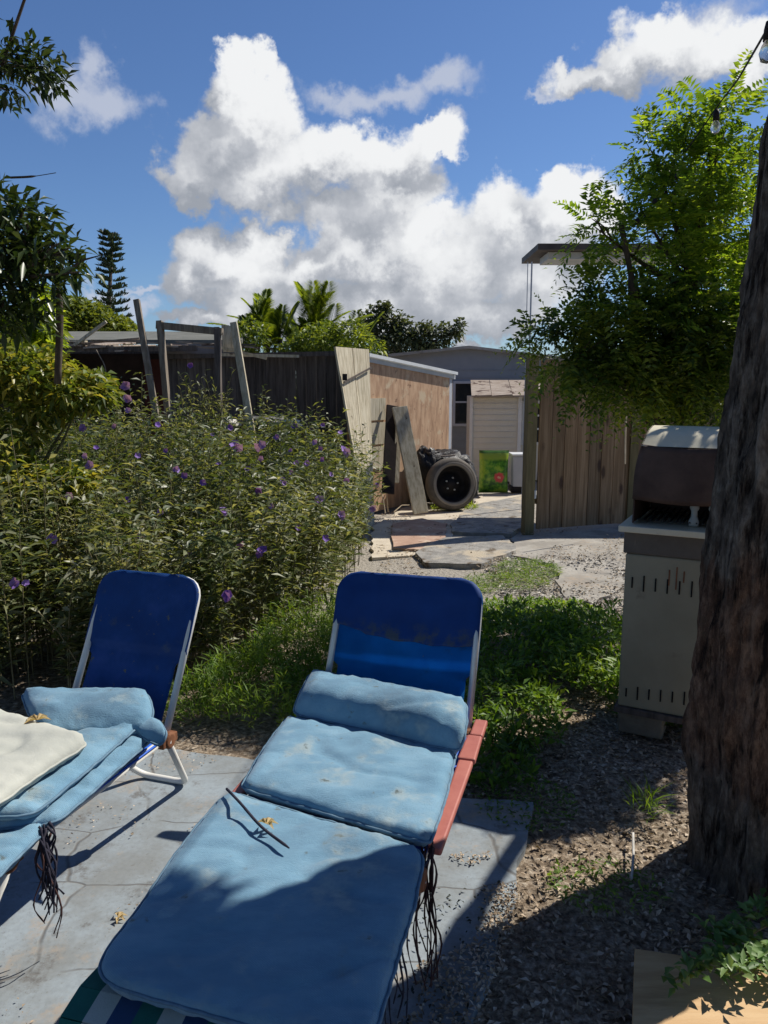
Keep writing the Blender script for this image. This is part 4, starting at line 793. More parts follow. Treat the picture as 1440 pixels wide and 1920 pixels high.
# boards leaning on the shed
def lean(name, top, bot, w_, th, mat, label, cat='board', up=(.8, -.6, 0)):
    g = MB(); a, b = Vector(bot), Vector(top); z = (b - a).normalized(); n_ = Vector(up); n_ = (n_ - z * n_.dot(z)).normalized(); x = z.cross(n_); h = x * w_ / 2
    g.quad(a - h, a + h, b + h, b - h, th, n_); return setp(g.build(name, mat, origin=(a.x, a.y, 0), bevel=.004), label, cat)
bt = D(748, 758, 9.35); bb = D(790, 957, 9.25)
lean('leaning_plank', D(750, 762, 9.62), D(790, 962, 9.30), .20, .035, M['wood_grey'], 'wide grey plank leaning against the plywood shed beside the tyre', up=(.35, -.9, .2))
lean('leaning_plank', D(737, 760, 9.72), D(728, 925, 9.30), .16, .03, M['dark_inside'], 'dark narrow board leaning against the shed corner', up=(.3, -.9, .1))
lean('leaning_plank', D(750, 770, 9.70), D(742, 905, 9.42), .09, .03, M['wood_grey'], 'thin pale board propped between dark board and wide grey plank', up=(.4, -.9, .1))

# tyre
tc_ = D(846, 911, 9.72); tc_.z = .335; ax = Vector((.28, -.93, .12)).normalized()
ty = thing('car_tyre', 'dusty car tyre on a dark wheel leaning by the plywood shed', 'tyre', (tc_.x, tc_.y, 0))
g = MB(); g.lathe([(.215, .05), (.232, .085), (.262, .105), (.298, .10), (.322, .078), (.332, .05), (.335, 0), (.332, -.05), (.322, -.078), (.295, -.10), (.245, -.105), (.22, -.085), (.215, -.05)], tc_, ax, 56); g.build('tread', M['rubber'], ty, smooth=True)
g = MB(); g.lathe([(.228, .080), (.222, .085), (.214, .06), (.205, .0), (.20, -.04), (.15, -.05), (.10, .0), (.06, .012), (.055, .03), (0, .032)], tc_, ax, 48); g.build('rim', M['rim'], ty, smooth=True)
g = MB(); g.lathe([(.236, .091), (.25, .103), (.272, .107), (.278, .103)], tc_, ax, 56); g.build('sidewall_ring', surf('dusty_sidewall', [(.26, .23, .19), (.36, .32, .27)], 5, rough=.9), ty, smooth=True)
u_ = ax.orthogonal().normalized(); v_ = ax.cross(u_)
for i in range(5): a = i * 1.2566; g = MB(); g.lathe([(.011, .0), (.011, .03), (0, .03)], tc_ + (u_ * math.cos(a) + v_ * math.sin(a)) * .08, ax, 8); g.build('wheel_nut', M['steel'], ty)

def lump(name, c, sz, mat, label, cat, seed=0, amp=.25, n=28, origin=True, parent=None, fr=2.2):
    bm = bmesh.new(); bmesh.ops.create_uvsphere(bm, u_segments=n, v_segments=n // 2 + 2, radius=1)
    for v in bm.verts:
        p = v.co.copy(); q = p * fr + Vector((seed, 0, 0)); k = 1 + amp * noise.noise(q) + amp * .6 * noise.noise(q * 2.3) + amp * .35 * noise.noise(q * 5)
        s = Vector([math.copysign(abs(a) ** .75, a) for a in p]); v.co = Vector((s.x * sz[0] * k, s.y * sz[1] * k, max(s.z * sz[2] * k, -sz[2] * .98)))
        v.co += Vector(c)
    me = bpy.data.meshes.new(name); bm.to_mesh(me); bm.free(); o = link(name, me, mat, parent, None if parent else c, True)
    if label: setp(o, label, cat)
    return o
jk = thing('junk_heap', 'black heap of plastic sheeting and scrap piled behind the tyre', 'junk heap', (.8, 10.25, 0))
lump('sheeting', (.78, 10.3, .34), (.42, .3, .36), M['junk'], None, None, 4, .22, 40, parent=jk)
lump('sheeting', (.55, 10.15, .5), (.16, .2, .25), M['junk'], None, None, 9, .3, 28, parent=jk)
lump('sheeting', (1.08, 10.25, .28), (.16, .25, .28), M['junk'], None, None, 14, .3, 28, parent=jk)
g = MB()
for i in range(26):
    c = Vector((random.uniform(.45, 1.12), random.uniform(9.98, 10.3), 0)); c.z = .74 - (c.x - .5) * .32 + random.uniform(-.05, .03); a = random.uniform(0, 3.14); l = random.uniform(.05, .2); g.beam(c, c + Vector((math.cos(a) * l, math.sin(a) * l * .4, random.uniform(-.05, .05))), random.uniform(.01, .04), random.uniform(.008, .02))
g.build('scrap', surf('mixed_scrap', [(.03, .03, .03), (.35, .3, .26)], 7, isl=.6), jk)
tw_ = thing('dry_branch', 'pale dry twigs lying at the foot of the leaning boards', 'twigs', P(740, 955))
for i in range(9):
    g = MB(); a = P(random.uniform(715, 760), random.uniform(925, 975), .02); b2 = a + Vector((random.uniform(-.25, .3), random.uniform(-.1, .2), random.uniform(.05, .4))); m_ = a.lerp(b2, .5) + Vector((0, 0, .04)); g.tube([a, m_, b2], [.009, .007, .004], 5); g.build('twig', M['stick'], tw_)

# green bag and white bin
def bag():
    m, t, out = new_mat('printed_green_bag'); tc = t.add('ShaderNodeTexCoord').outputs['Object']; sp = t.add('ShaderNodeSeparateXYZ'); t.l.new(tc, sp.inputs[0])
    col = t.ramp(t.ss(t.noise(tc, 9, 5, .6), .35, .65), [(0, (.02, .11, .012)), (.5, (.10, .30, .02)), (1, (.28, .46, .04))])
    top = t.ss(sp.outputs[2], .47, .52); col = t.mix(top, col, (.30, .42, .04)); col = t.mix(t.ss(sp.outputs[2], .58, .60), col, (.05, .14, .015))
    dd_ = t.vec('LENGTH', t.vec('MULTIPLY', t.vec('SUBTRACT', t.vec('ADD', tc, t.vec('MULTIPLY', t.noise(tc, 26, 4, .6, 'Color'), (.07, 0, .07))), (.105, 0, .275)), (1, 0, 1)), out=1)
    col = t.mix(t.math('SUBTRACT', 1.0, t.ss(dd_, .06, .085)), col, (.62, .05, .06)); col = t.mix(t.math('SUBTRACT', 1.0, t.ss(dd_, .012, .03)), col, (.8, .45, .3))
    b = t.add('ShaderNodeBsdfPrincipled', {'Roughness': .35}); t.l.new(col, b.inputs['Base Color']); t.l.new(b.outputs[0], out.inputs[0])
    c = Vector((1.62, 11.3, 0)); g = MB(); nu, nv = 16, 22
    for s in (-1, 1):
        for j in range(nv + 1):
            for i in range(nu + 1):
                u = i / nu * 2 - 1; v = j / nv; th = .09 * (1 - abs(u) ** 4) ** .5 * (math.sin(math.pi * min(.97, max(.06, v))) ** .45) if 0 < v < 1 else .004
                g.v.append((c.x + u * .22 * (1 - .05 * math.sin(math.pi * v)), c.y + s * (th + .008 * noise.noise(Vector((u * 3, v * 5, s)))), v * .63))
    n1 = (nu + 1) * (nv + 1)
    for s in (0, 1):
        for j in range(nv):
            for i in range(nu): k = s * n1 + j * (nu + 1) + i; g.f.append((k, k + 1, k + nu + 2, k + nu + 1))
    setp(g.build('soil_bag', m, origin=c, smooth=True), 'upright green plastic bag printed with a red flower', 'bag')
bag()
bn_ = thing('plastic_bin', 'pale grey bin beside the green flower bag', 'bin', (2.05, 11.4, 0))
g = MB(); g.box((2.05, 11.4, .32), (.30, .3, .46), None, 1.08); g.build('body', M['trim'], bn_, bevel=.02)
g = MB(); g.box((2.05, 11.4, .565), (.35, .35, .03)); g.build('lid', M['white_metal'], bn_, bevel=.01)
g = MB(); g.box((2.05, 11.4, .05), (.34, .3, .085)); g.build('base', M['rim'], bn_, bevel=.01)

# ---------------------------------------------------------------- grey house and cream lean-to
def gable(u): return 2.13 + .0
hs = thing('grey_house', 'low blue grey house with a shallow gable end behind the sheds', 'house', (1.5, 14.5, 0))
g = MB(); pr = [(-.9, 0), (3.9, 0), (3.9, 1.95), (1.5, 2.22), (-.9, 1.98)]; Y0, Y1 = 14.0, 22.0
g.v += [(x, Y0, z) for x, z in pr] + [(x, Y1, z) for x, z in pr]; g.f += [(0, 1, 2, 3, 4), (9, 8, 7, 6, 5)] + [(i, (i + 1) % 5, 5 + (i + 1) % 5, 5 + i) for i in range(5)]; g.build('wall', M['grey_siding'], hs)
g = MB()
for (a, b2) in (((-1.05, 2.0), (1.5, 2.26)), ((1.5, 2.26), (4.05, 1.97))): g.quad((a[0], Y0 - .15, a[1]), (b2[0], Y0 - .15, b2[1]), (b2[0], Y1 + .1, b2[1]), (a[0], Y1 + .1, a[1]), .05, (0, 0, 1))
g.build('roof', M['roofgrey'], hs)
g = MB()
for k in range(13): g.box((1.5, Y0 - .004, .16 + k * .14), (4.78, .012, .008))
g.build('siding_laps', M['grey_siding'], hs)
def window(par, x0, x1, z0, z1, Y, rails, fm):
    g = MB(); w_ = .045
    g.box(((x0 + x1) / 2, Y, z1), (x1 - x0 + w_, .05, w_)); g.box(((x0 + x1) / 2, Y - .002, z0), (x1 - x0 + w_, .056, w_)); g.box((x0, Y, (z0 + z1) / 2), (w_, .05, z1 - z0 - w_)); g.box((x1, Y, (z0 + z1) / 2), (w_, .05, z1 - z0 - w_))
    for z in rails: g.box(((x0 + x1) / 2, Y, z), (x1 - x0 - w_, .04, .03))
    o = g.build('window', fm, par); p = MB(); p.box(((x0 + x1) / 2, Y + .012, (z0 + z1) / 2), (x1 - x0 - w_ * .9, .01, z1 - z0 - w_ * .9)); p.build('pane', M['glass'], o); return o
window(hs, 1.26, 1.62, .86, 1.62, 13.975, (1.27,), M['trim'])
la = thing('cream_lean_to', 'small cream sided lean-to with a weathered roof against the grey house', 'shed', (2.0, 12.6, 0))
g = MB(); g.box((1.80, 12.85, .70), (.80, .5, 1.40)); g.build('wall', M['beige_siding'], la)
g = MB()
for k in range(15): g.box((1.80, 12.596, .08 + k * .092), (.72, .016, .012))
g.build('siding_laps', M['beige_siding'], la)
g = MB(); g.box((1.42, 12.59, .70), (.05, .03, 1.40)); g.build('corner_trim', M['white_metal'], la); g = MB(); g.box((2.21, 12.592, .70), (.06, .036, 1.40)); g.build('corner_trim', M['white_metal'], la)
g = MB(); g.box((2.9, 12.9, .70), (1.34, .3, 1.38)); g.build('wall', M['beige_siding'], la)
window(la, 2.29, 2.75, .62, 1.30, 12.73, (1.08, .86), M['white_metal'])
g = MB()
for k in range(7):
    x = 1.40 + k * .33; g.quad((x, 12.42 + .02 * (k % 2), 1.41), (x + .32, 12.42, 1.42 + .01 * (k % 2)), (x + .32 + .1, 13.5, 1.66), (x + .1, 13.5, 1.66), .025, (0, 0, 1))
g.build('roof', M['roofboard'], la)

# carport roof over the trees
cp = thing('carport', 'high flat roof with dark brown edge and pale soffit behind the bright tree', 'carport', (3.5, 10.2, 0))
g = MB(); g.box((4.31, 10.1, 3.21), (4.95, 1.1, .07)); g.build('fascia', M['fascia'], cp)
g = MB(); g.box((4.34, 9.95, 3.13), (4.7, .5, .08)); g.build('soffit', M['soffit'], cp)
for (x, y) in ((4.4, 9.95), (6.3, 9.95)):
    g = MB(); g.box((x, y, 1.54), (.09, .09, 3.08)); g.build('post', M['white_paint'], cp)
g = MB(); g.tube([(1.80, 9.72, 3.06), (1.80, 9.70, 2.0), (1.79, 9.7, .0)], .010, 6); g.tube([(1.75, 9.72, 3.06), (1.755, 9.70, 2.0), (1.76, 9.7, .0)], .005, 6); g.build('downpipe', M['trim'], cp)

# ---------------------------------------------------------------- tumbledown shed at the left
ls = thing('old_shed', 'collapsing open shed with rotten roof boards and a dark interior', 'shed', (-4, 9.6, 0))
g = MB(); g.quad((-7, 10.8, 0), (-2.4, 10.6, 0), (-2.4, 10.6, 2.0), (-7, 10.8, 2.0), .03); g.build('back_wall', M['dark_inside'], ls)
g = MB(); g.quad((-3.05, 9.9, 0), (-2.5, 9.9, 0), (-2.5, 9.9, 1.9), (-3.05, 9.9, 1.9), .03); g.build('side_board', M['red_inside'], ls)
g = MB()
for k in range(16):
    x = -6.6 + k * .27; zz = 1.98 + .035 * math.sin(k * 1.3) + (.0 if k < 10 else .02); g.quad((x, 8.75 + random.uniform(-.08, .08), zz), (x + .25, 8.75 + random.uniform(-.08, .08), zz + random.uniform(-.015, .015)), (x + .25, 10.7, zz + .12), (x, 10.7, zz + .12), .02, (0, 0, 1))
g.build('roof_boards', M['roofboard'], ls)
g = MB(); g.beam((-6.6, 8.85, 1.94), (-2.1, 8.8, 1.99), .05, .06); g.build('beam', M['wood_dark'], ls)
g = MB()
for i, (x, y) in enumerate(((-6.4, 8.9), (-4.3, 8.9), (-2.5, 8.85))): pass
for (x, y) in ((-6.4, 8.95), (-4.6, 8.95)):
    g = MB(); g.box((x, y, .96), (.09, .09, 1.92)); g.build('post', M['wood_dark'], ls)
g = MB(); g.quad((-2.62, 9.25, .0), (-1.75, 9.2, .0), (-1.75, 9.2, 2.06), (-2.62, 9.25, 2.06), .03); g.build('grey_panel', M['panel_grey'], ls)
random.seed(31)
for i in range(9):
    x = -4.3 + i * .27 + random.uniform(-.1, .1); z = 2.03 + random.uniform(0, .06); l = random.uniform(.4, 1.0); an = random.uniform(-.4, .4); tl_ = random.uniform(-.14, .10)
    g = MB(); a = Vector((x, 8.85 + random.uniform(-.1, .2), z)); g.beam(a, a + Vector((math.cos(an) * l, math.sin(an) * l * .4, l * tl_)), random.uniform(.05, .12), .018); g.build('loose_board', random.choice([M['wood_grey'], M['wood_mid'], M['roofboard'], M['wood_dark']]), ls)
g = MB(); g.beam((-3.45, 8.75, 2.02), (-3.1, 8.8, 2.28), .05, .03); g.build('loose_board', M['wood_grey'], ls)
for x0 in (-3.9, -3.2):
    g = MB(); g.tube(smoothpath([(x0, 8.72, 1.97), (x0 + .1, 8.7, 1.75), (x0 + .04, 8.7, 1.5)], 5), .006, 5); g.build('hanging_wire', M['wood_mid'], ls)
bs = thing('back_shed', 'long low grey metal roofed shed behind the collapsing shed', 'shed', (-4, 12.5, 0))
g = MB(); g.quad((-6.5, 11.3, 2.22), (-2.05, 11.3, 2.22), (-2.35, 13.8, 2.50), (-6.5, 13.8, 2.5), .06, (0, 0, 1)); g.build('roof', surf('mossy_grey_roof', [(.11, .11, .09), (.19, .185, .155)], 3, rough=.8), bs)
g = MB(); g.box((-4.3, 12.6, 1.07), (3.9, 2.2, 2.14)); g.build('wall', M['wood_dark'], bs)
# posts and the bare door frame
def post(name, top, bot, w_, mat, label, cat='post'):
    g = MB(); bot = Vector(bot); top = Vector(top); t0 = bot + (bot - top).normalized() * (bot.z / max(.1, (top - bot).normalized().z)) * 1.0
    g.beam(t0, top, w_, w_ * .8, (0, 1, 0)); return setp(g.build(name, mat, origin=(t0.x, t0.y, 0), bevel=.004), label, cat)
post('timber_post', D(256, 562, 8.0), D(302, 835, 7.7), .06, M['wood_mid'], 'tall tilted grey timber post left of the bare door frame')
post('timber_plank', D(438, 605, 8.1), D(466, 775, 7.9), .07, M['wood_grey'], 'short pale plank tilted against the dark fence beside the door frame', 'plank')
df = thing('door_frame', 'bare weathered timber door frame standing crooked in the old shed', 'door frame', (-1.95, 8, 0))
c1_, c2_ = D(300, 610, 8.05), D(408, 622, 8.05); b1, b2_ = D(320, 830, 7.9), D(412, 840, 7.9)
for a, b in ((c1_, b1), (c2_, b2_)):
    d_ = (b - a).normalized(); e = a + d_ * ((a.z) / -d_.z); g = MB(); g.beam(a + Vector((0, 0, .04)), e, .055, .09, (0, 1, 0)); g.build('jamb', M['wood_dark'] if a is c2_ else M['wood_mid'], df)
g = MB(); g.beam(c1_ + Vector((-.03, 0, .0)), c2_ + Vector((.05, 0, 0)), .07, .095, (0, 1, 0)); g.build('lintel', M['wood_mid'], df)
g = MB(); g.quad(D(415, 608, 8.35), D(437, 612, 8.35), D(440, 660, 8.3), D(418, 660, 8.3), .02, (0, -1, 0)); setp(g.build('white_board', M['wood_grey'], origin=(-1.7, 8.35, 0)), 'short pale board end fixed beside the tilted plank above the dark fence', 'board')
g = MB(); g.beam(D(410, 665, 8.2), D(560, 668, 8.6), .03, .03); g.beam(D(415, 652, 8.25), D(500, 672, 8.3), .02, .03); setp(g.build('broken_rail', M['wood_grey'], origin=(-1.4, 8.4, 0)), 'broken pale rails lying along the top of the dark fence', 'rail')
# covered table with rags behind the bed
tb = thing('junk_table', 'rough table heaped with grey sheeting behind the flower bed', 'table', (-1.35, 8.25, 0))
g = MB(); g.box((-1.3, 8.25, 1.12), (1.05, .5, .03)); g.build('tabletop', M['wood_dark'], tb)
for (x, y) in ((-1.75, 8.05), (-.85, 8.05), (-1.75, 8.45), (-.85, 8.45)):
    g = MB(); g.box((x, y, .55), (.05, .05, 1.1)); g.build('leg', M['wood_dark'], tb)
rg = surf('dirty_white_rag', [(.45, .43, .38), (.66, .63, .56)], 8, rough=.9, bump=.6, bscale=20, bdist=.01); gg = surf('grey_dusty_sheeting', [(.06, .06, .062), (.2, .195, .19)], 6, rough=.6, bump=.6, bscale=16, bdist=.01)
lump('grey_sheeting', (-1.3, 8.2, 1.19), (.30, .16, .06), gg, 'crumpled dark grey sheeting heaped on the junk table', 'sheeting', 3, .35)
lump('rag', (-1.62, 8.1, 1.18), (.12, .12, .045), rg, 'small dirty white rag at the door frame end of the junk table', 'rag', 8, .35)
lump('rag', (-1.02, 8.1, 1.18), (.15, .12, .045), rg, 'larger dirty white rag at the gate end of the junk table', 'rag', 6, .35)

# ---------------------------------------------------------------- trees and shrubs
def fronds(name, tips, dirs, nleaf, rl, L, W, mat, parent, up=None):
    """pinnate leaves: pairs of leaflets along an arching rachis"""
    n = len(tips); f = np.linspace(.12, 1, nleaf); dirs = nrm(dirs); side = nrm(np.cross(dirs, np.tile([0, 0, 1.0], (n, 1)) + rng.normal(0, .3, (n, 3)))); nv = np.cross(side, dirs)
    rl = np.broadcast_to(rl, (n,)); pos, dr, ups, LL_, WW = [], [], [], [], []
    for q in f:
        c = tips + dirs * (rl * q)[:, None] - np.array([0, 0, 1.0]) * (rl * q * q * .35)[:, None]; sz = math.sin(math.pi * (q * .8 + .15)) * .6 + .45
        for s in (-1, 1):
            pos.append(c); dr.append(side * s + dirs * .55 + rng.normal(0, .12, (n, 3))); ups.append(nv + rng.normal(0, .25, (n, 3))); LL_.append(rng.uniform(L[0], L[1], n) * sz); WW.append(rng.uniform(W[0], W[1], n) * sz)
    return leafobj(name, mat, parent, (np.concatenate(pos), np.concatenate(dr), np.concatenate(ups), np.concatenate(LL_), np.concatenate(WW)), droop=.12)
def branches(g, base, targets, r0, k=3, seed=1):
    random.seed(seed)
    for tg in targets:
        a = Vector(base); b = Vector(tg); m_ = a.lerp(b, .5) + Vector((random.uniform(-.1, .1), random.uniform(-.1, .1), random.uniform(-.05, .12))) * (b - a).length * .6; pts = smoothpath([a, m_, b], 5); n = len(pts); g.tube(pts, [r0 * (1 - .85 * i / (n - 1)) for i in range(n)], 6)
        for _ in range(k):
            q = random.uniform(.4, .95); s = pts[int(q * (n - 1))]; e = s + Vector((random.uniform(-1, 1), random.uniform(-1, 1), random.uniform(-.2, 1))) * (b - a).length * .22; g.tube([s, s.lerp(e, .5) + Vector((0, 0, .02)), e], [r0 * .35, r0 * .25, r0 * .1], 5)
def rb(px, py, Y, rpx, rpy, ry, w_=None):
    """blob whose outline matches a place seen in the photo, at real distance Y"""
    c = D(px, py, Y); s = Y / FPX; return (c.x, c.y, c.z, rpx * s, ry, rpy * s, (w_ if w_ else rpx * rpy))
def feathery_tree():
    tr = thing('feathery_tree', 'tall bright green feathery leaved tree rising in front of the fence and carport', 'tree', (2.1, 5.3, 0))
    up_ = [rb(1345, 240, 5.2, 70, 55, .3), rb(1330, 330, 5.2, 95, 80, .4), rb(1270, 330, 5.3, 70, 70, .4), rb(1370, 440, 5.2, 80, 100, .45), rb(1260, 450, 5.2, 100, 90, .45), rb(1330, 560, 5.2, 110, 90, .5), rb(1115, 425, 5.1, 38, 30, .15, 1500), rb(1200, 390, 5.2, 40, 42, .2, 1400), rb(1225, 280, 5.3, 40, 40, .2, 1200), rb(1430, 620, 5.4, 60, 100, .4)]
    dk = [rb(1190, 580, 5.1, 100, 62, .45, 4500), rb(1120, 625, 5.0, 80, 62, .35), rb(1250, 640, 5.1, 140, 90, .5), rb(1150, 680, 5.0, 100, 50, .35), rb(1310, 740, 5.2, 100, 70, .4), rb(1240, 720, 5.1, 90, 60, .4), rb(1040, 620, 4.9, 60, 30, .2, 1800), rb(1120, 720, 4.9, 60, 30, .2, 2600), rb(1060, 680, 4.9, 50, 30, .2, 1800), rb(1100, 550, 5.0, 42, 45, .2, 1200), rb(1320, 640, 5.2, 100, 90, .5)]
    g = MB(); g.tube(smoothpath([(2.12, 5.35, -.05), (2.1, 5.35, 1.0), (2.0, 5.3, 1.9), (2.05, 5.25, 2.6), (2.15, 5.2, 3.2)], 6), [.07] * 7 + [.055] * 7 + [.04] * 7 + [.02] * 4, 10)
    g.tube(smoothpath([(2.12, 5.35, .3), (1.8, 5.2, 1.4), (1.6, 5.1, 2.2), (1.5, 5.1, 2.6)], 6), [.05] * 7 + [.035] * 6 + [.018] * 6, 8)
    g.tube(smoothpath([(2.1, 5.35, .2), (2.35, 5.3, 1.2), (2.5, 5.3, 2.2)], 6), [.05] * 6 + [.02] * 7, 8); g.build('trunk', M['bark_far'], tr, smooth=True)
    g = MB(); branches(g, (2.05, 5.27, 2.2), [b[:3] for b in up_], .022, 4, 3); branches(g, (1.75, 5.2, 1.5), [b[:3] for b in dk], .018, 4, 4); g.build('limb', M['bark_far'], tr)
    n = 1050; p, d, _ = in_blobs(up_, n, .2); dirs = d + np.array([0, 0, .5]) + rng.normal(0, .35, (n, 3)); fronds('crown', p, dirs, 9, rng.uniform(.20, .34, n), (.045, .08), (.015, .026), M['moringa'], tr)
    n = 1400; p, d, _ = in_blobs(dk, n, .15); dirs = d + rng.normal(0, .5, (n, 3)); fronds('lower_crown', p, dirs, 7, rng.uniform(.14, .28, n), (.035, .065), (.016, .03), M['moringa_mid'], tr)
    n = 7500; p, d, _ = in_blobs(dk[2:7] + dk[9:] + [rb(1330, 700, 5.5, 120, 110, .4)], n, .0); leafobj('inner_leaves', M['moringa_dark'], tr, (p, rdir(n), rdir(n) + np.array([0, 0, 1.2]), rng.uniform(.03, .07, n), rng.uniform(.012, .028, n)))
    for (px, py) in ((1228, 378), (1195, 415), (1270, 330)):
        c = D(px, py, 4.9); g = MB(); g.lathe([(0, -.022), (.012, -.015), (.017, 0), (.012, .015), (0, .022)], c, (0, .2, 1), 10); g.build('seed_pod', M['rim'], tr, smooth=True)
feathery_tree()
def leafy(name, label, cat, base, blobs, n, L, W, mat, trunk, shell=.3, flat=.8, bias=.6, droop=.2, loc=None, bark='bark_far', k=3):
    tr = thing(name, label, cat, base); g = MB(); tp = smoothpath(trunk[0], 5); rr = np.interp(np.linspace(0, 1, len(tp)), np.linspace(0, 1, len(trunk[1])), trunk[1]); g.tube(tp, [float(r) for r in rr], 10)
    g.build('trunk' if cat == 'tree' else 'stem', M[bark], tr, smooth=True)
    g = MB(); branches(g, tp[int(len(tp) * .7)], [b[:3] for b in blobs], trunk[1][-1] * .7, k, 5); g.build('limb' if cat == 'tree' else 'branch', M[bark], tr)
    p, d, _ = in_blobs(blobs, n, shell); leafobj('crown' if cat == 'tree' else 'foliage', M[mat], tr, (p, d * .6 + rdir(n, flat), rdir(n) + np.array([0, 0, 1 + bias]), rng.uniform(*L, n), rng.uniform(*W, n)), droop=droop); return tr
# dark leaved tree at the left edge with an overhanging branch
dl = leafy('dark_leaved_tree', 'dark glossy leaved tree at the edge of the yard with drooping twigs', 'tree', (-2.6, 4.4, 0),
  [rb(-10, 420, 4.3, 90, 80, .35), rb(50, 420, 4.3, 55, 50, .3), rb(20, 500, 4.2, 110, 80, .4), rb(80, 470, 4.2, 60, 50, .3), rb(-60, 560, 4.2, 100, 80, .4), rb(20, 580, 4.2, 70, 60, .35), rb(130, 465, 4.1, 38, 22, .15, 500), rb(150, 510, 4.1, 30, 18, .12, 350), rb(-90, 380, 4.3, 90, 110, .4)], 2100, (.08, .14), (.022, .04), 'darkleaf',
  ([(-2.62, 4.4, -.05), (-2.55, 4.4, 1.0), (-2.5, 4.35, 1.9), (-2.4, 4.3, 2.4)], [.07, .06, .05, .035]), .2, k=5)
tb_ = MB(); tb_.tube(smoothpath([D(108, 720, 4.6), D(112, 600, 4.6), D(110, 540, 4.6), D(118, 480, 4.5)], 5), [.022] * 10 + [.014] * 6, 8); tb_.build('bare_stem', M['bark_far'], dl, smooth=True)
g = MB(); g.tube(smoothpath([D(20, 333, 4.2), D(60, 331, 4.2), D(105, 324, 4.2)], 5), [.006] * 6 + [.002] * 5, 5); g.build('twig', M['bark_far'], dl)
ob = leafy('overhanging_tree', 'tree whose leafy branch tip hangs into the upper corner of the sky', 'tree', (-3.6, 3.0, 0),
  [rb(20, 110, 3.2, 60, 55, .2, 900), rb(85, 130, 3.2, 35, 45, .15, 700), rb(-60, 100, 3.3, 80, 90, .4, 1200), rb(15, 170, 3.2, 20, 25, .08, 120), rb(-350, 60, 3.3, 200, 160, .6, 2000)], 1300, (.04, .07), (.013, .024), 'darkleaf',
  ([(-3.7, 3.2, -.05), (-3.6, 3.2, 1.5), (-3.2, 3.2, 2.8), (-2.4, 3.2, 3.3)], [.12, .10, .07, .03]), .1, k=6)
leafy('lime_shrub', 'tall yellow green leafed shrub rising above the old shed roof', 'shrub', (-2.9, 6.2, 0), [rb(75, 590, 6, 35, 60, .25), rb(40, 640, 6, 50, 40, .25), rb(90, 630, 6, 25, 35, .2), rb(0, 610, 6, 40, 50, .3)], 1500, (.06, .12), (.025, .05), 'limeleaf', ([(-2.8, 6.2, 0), (-2.75, 6.1, 1.2), (-2.7, 6.0, 2.0)], [.03, .02, .015]), bark='stem')
leafy('variegated_shrub', 'broad shrub with yellow and bronze variegated leaves beside the flower bed', 'shrub', (-2.6, 5.0, 0),
  [rb(60, 700, 5.0, 90, 50, .35), rb(-40, 690, 5.0, 100, 60, .4), rb(150, 735, 5.0, 60, 38, .3), rb(80, 760, 5.0, 70, 30, .3), rb(20, 810, 4.9, 80, 30, .3, 1500), rb(185, 725, 5.1, 32, 30, .2), rb(80, 905, 4.6, 90, 35, .25, 2200), rb(0, 880, 4.6, 80, 50, .3, 2600), rb(150, 900, 4.7, 45, 25, .2, 700)], 5200, (.05, .10), (.022, .042), 'croton',
  ([(-2.4, 5.0, 0), (-2.35, 5.0, .7), (-2.3, 5.0, 1.2)], [.035, .03, .02]), .35, bark='stem')
# palms
def palm(base, h, nf, ln, label, seed, spread=.95):
    random.seed(seed); tr = thing('palm_tree', label, 'palm', base, 'palms behind the dark fence'); b = Vector(base); g = MB()
    for k in range(3):
        o_ = Vector((random.uniform(-.25, .25), random.uniform(-.25, .25), 0)); g.tube([b + o_, b + o_ * 1.4 + Vector((0, 0, h * .5)), b + o_ * 1.8 + Vector((0, 0, h))], [.05, .045, .035], 8)
    g.build('trunk', M['bark_far'], tr, smooth=True); c = b + Vector((0, 0, h)); pos, dr, up, L, W = [], [], [], [], []; rg_ = MB()
    for i in range(nf):
        a = random.uniform(0, 6.28); el_ = random.uniform(.45, 1.45); l = ln * random.uniform(.75, 1.1); d0 = Vector((math.cos(a) * math.cos(el_) * spread, math.sin(a) * math.cos(el_) * spread, math.sin(el_))); s = c + Vector((random.uniform(-.3, .3), random.uniform(-.3, .3), random.uniform(-.5, .1)))
        pts = [s + d0 * (l * q) - Vector((0, 0, l * .26 * q * q)) for q in np.linspace(0, 1, 12)]; rg_.tube(pts, [.012 - .0009 * j for j in range(12)], 4); sd = d0.cross(Vector((0, 0, 1))).normalized(); 
        for j in range(1, 37):
            q = .12 + .88 * j / 36; x = q * 11; i0 = min(int(x), 10); p = pts[i0].lerp(pts[i0 + 1], x - i0); tg = (pts[i0 + 1] - pts[i0]).normalized(); ll = l * .27 * (math.sin(math.pi * (q * .85 + .1)) * .8 + .2)
            for s_ in (-1, 1): pos.append(p[:]); dr.append((sd * s_ + tg * 1.15 + Vector((0, 0, -.05)))[:]); up.append((Vector((0, 0, 1)) + sd * s_ * -.3)[:]); L.append(ll * random.uniform(.85, 1.1)); W.append(.036)
    rg_.build('frond_stalks', M['limeleaf'], tr); leafobj('crown', M['palm'], tr, (pos, dr, up, np.array(L), np.array(W)), droop=.10)
palm((-2.0, 13.6, 0), 2.35, 30, 1.15, 'dark feathery palm standing nearest the pale board end', 1)
palm((-1.35, 14.4, 0), 2.35, 40, 1.3, 'tallest sunlit palm in the clump above the dark fence', 2)
palm((-.75, 14.2, 0), 2.1, 30, 1.15, 'lower palm of the clump nearest the leaning board panel', 3)
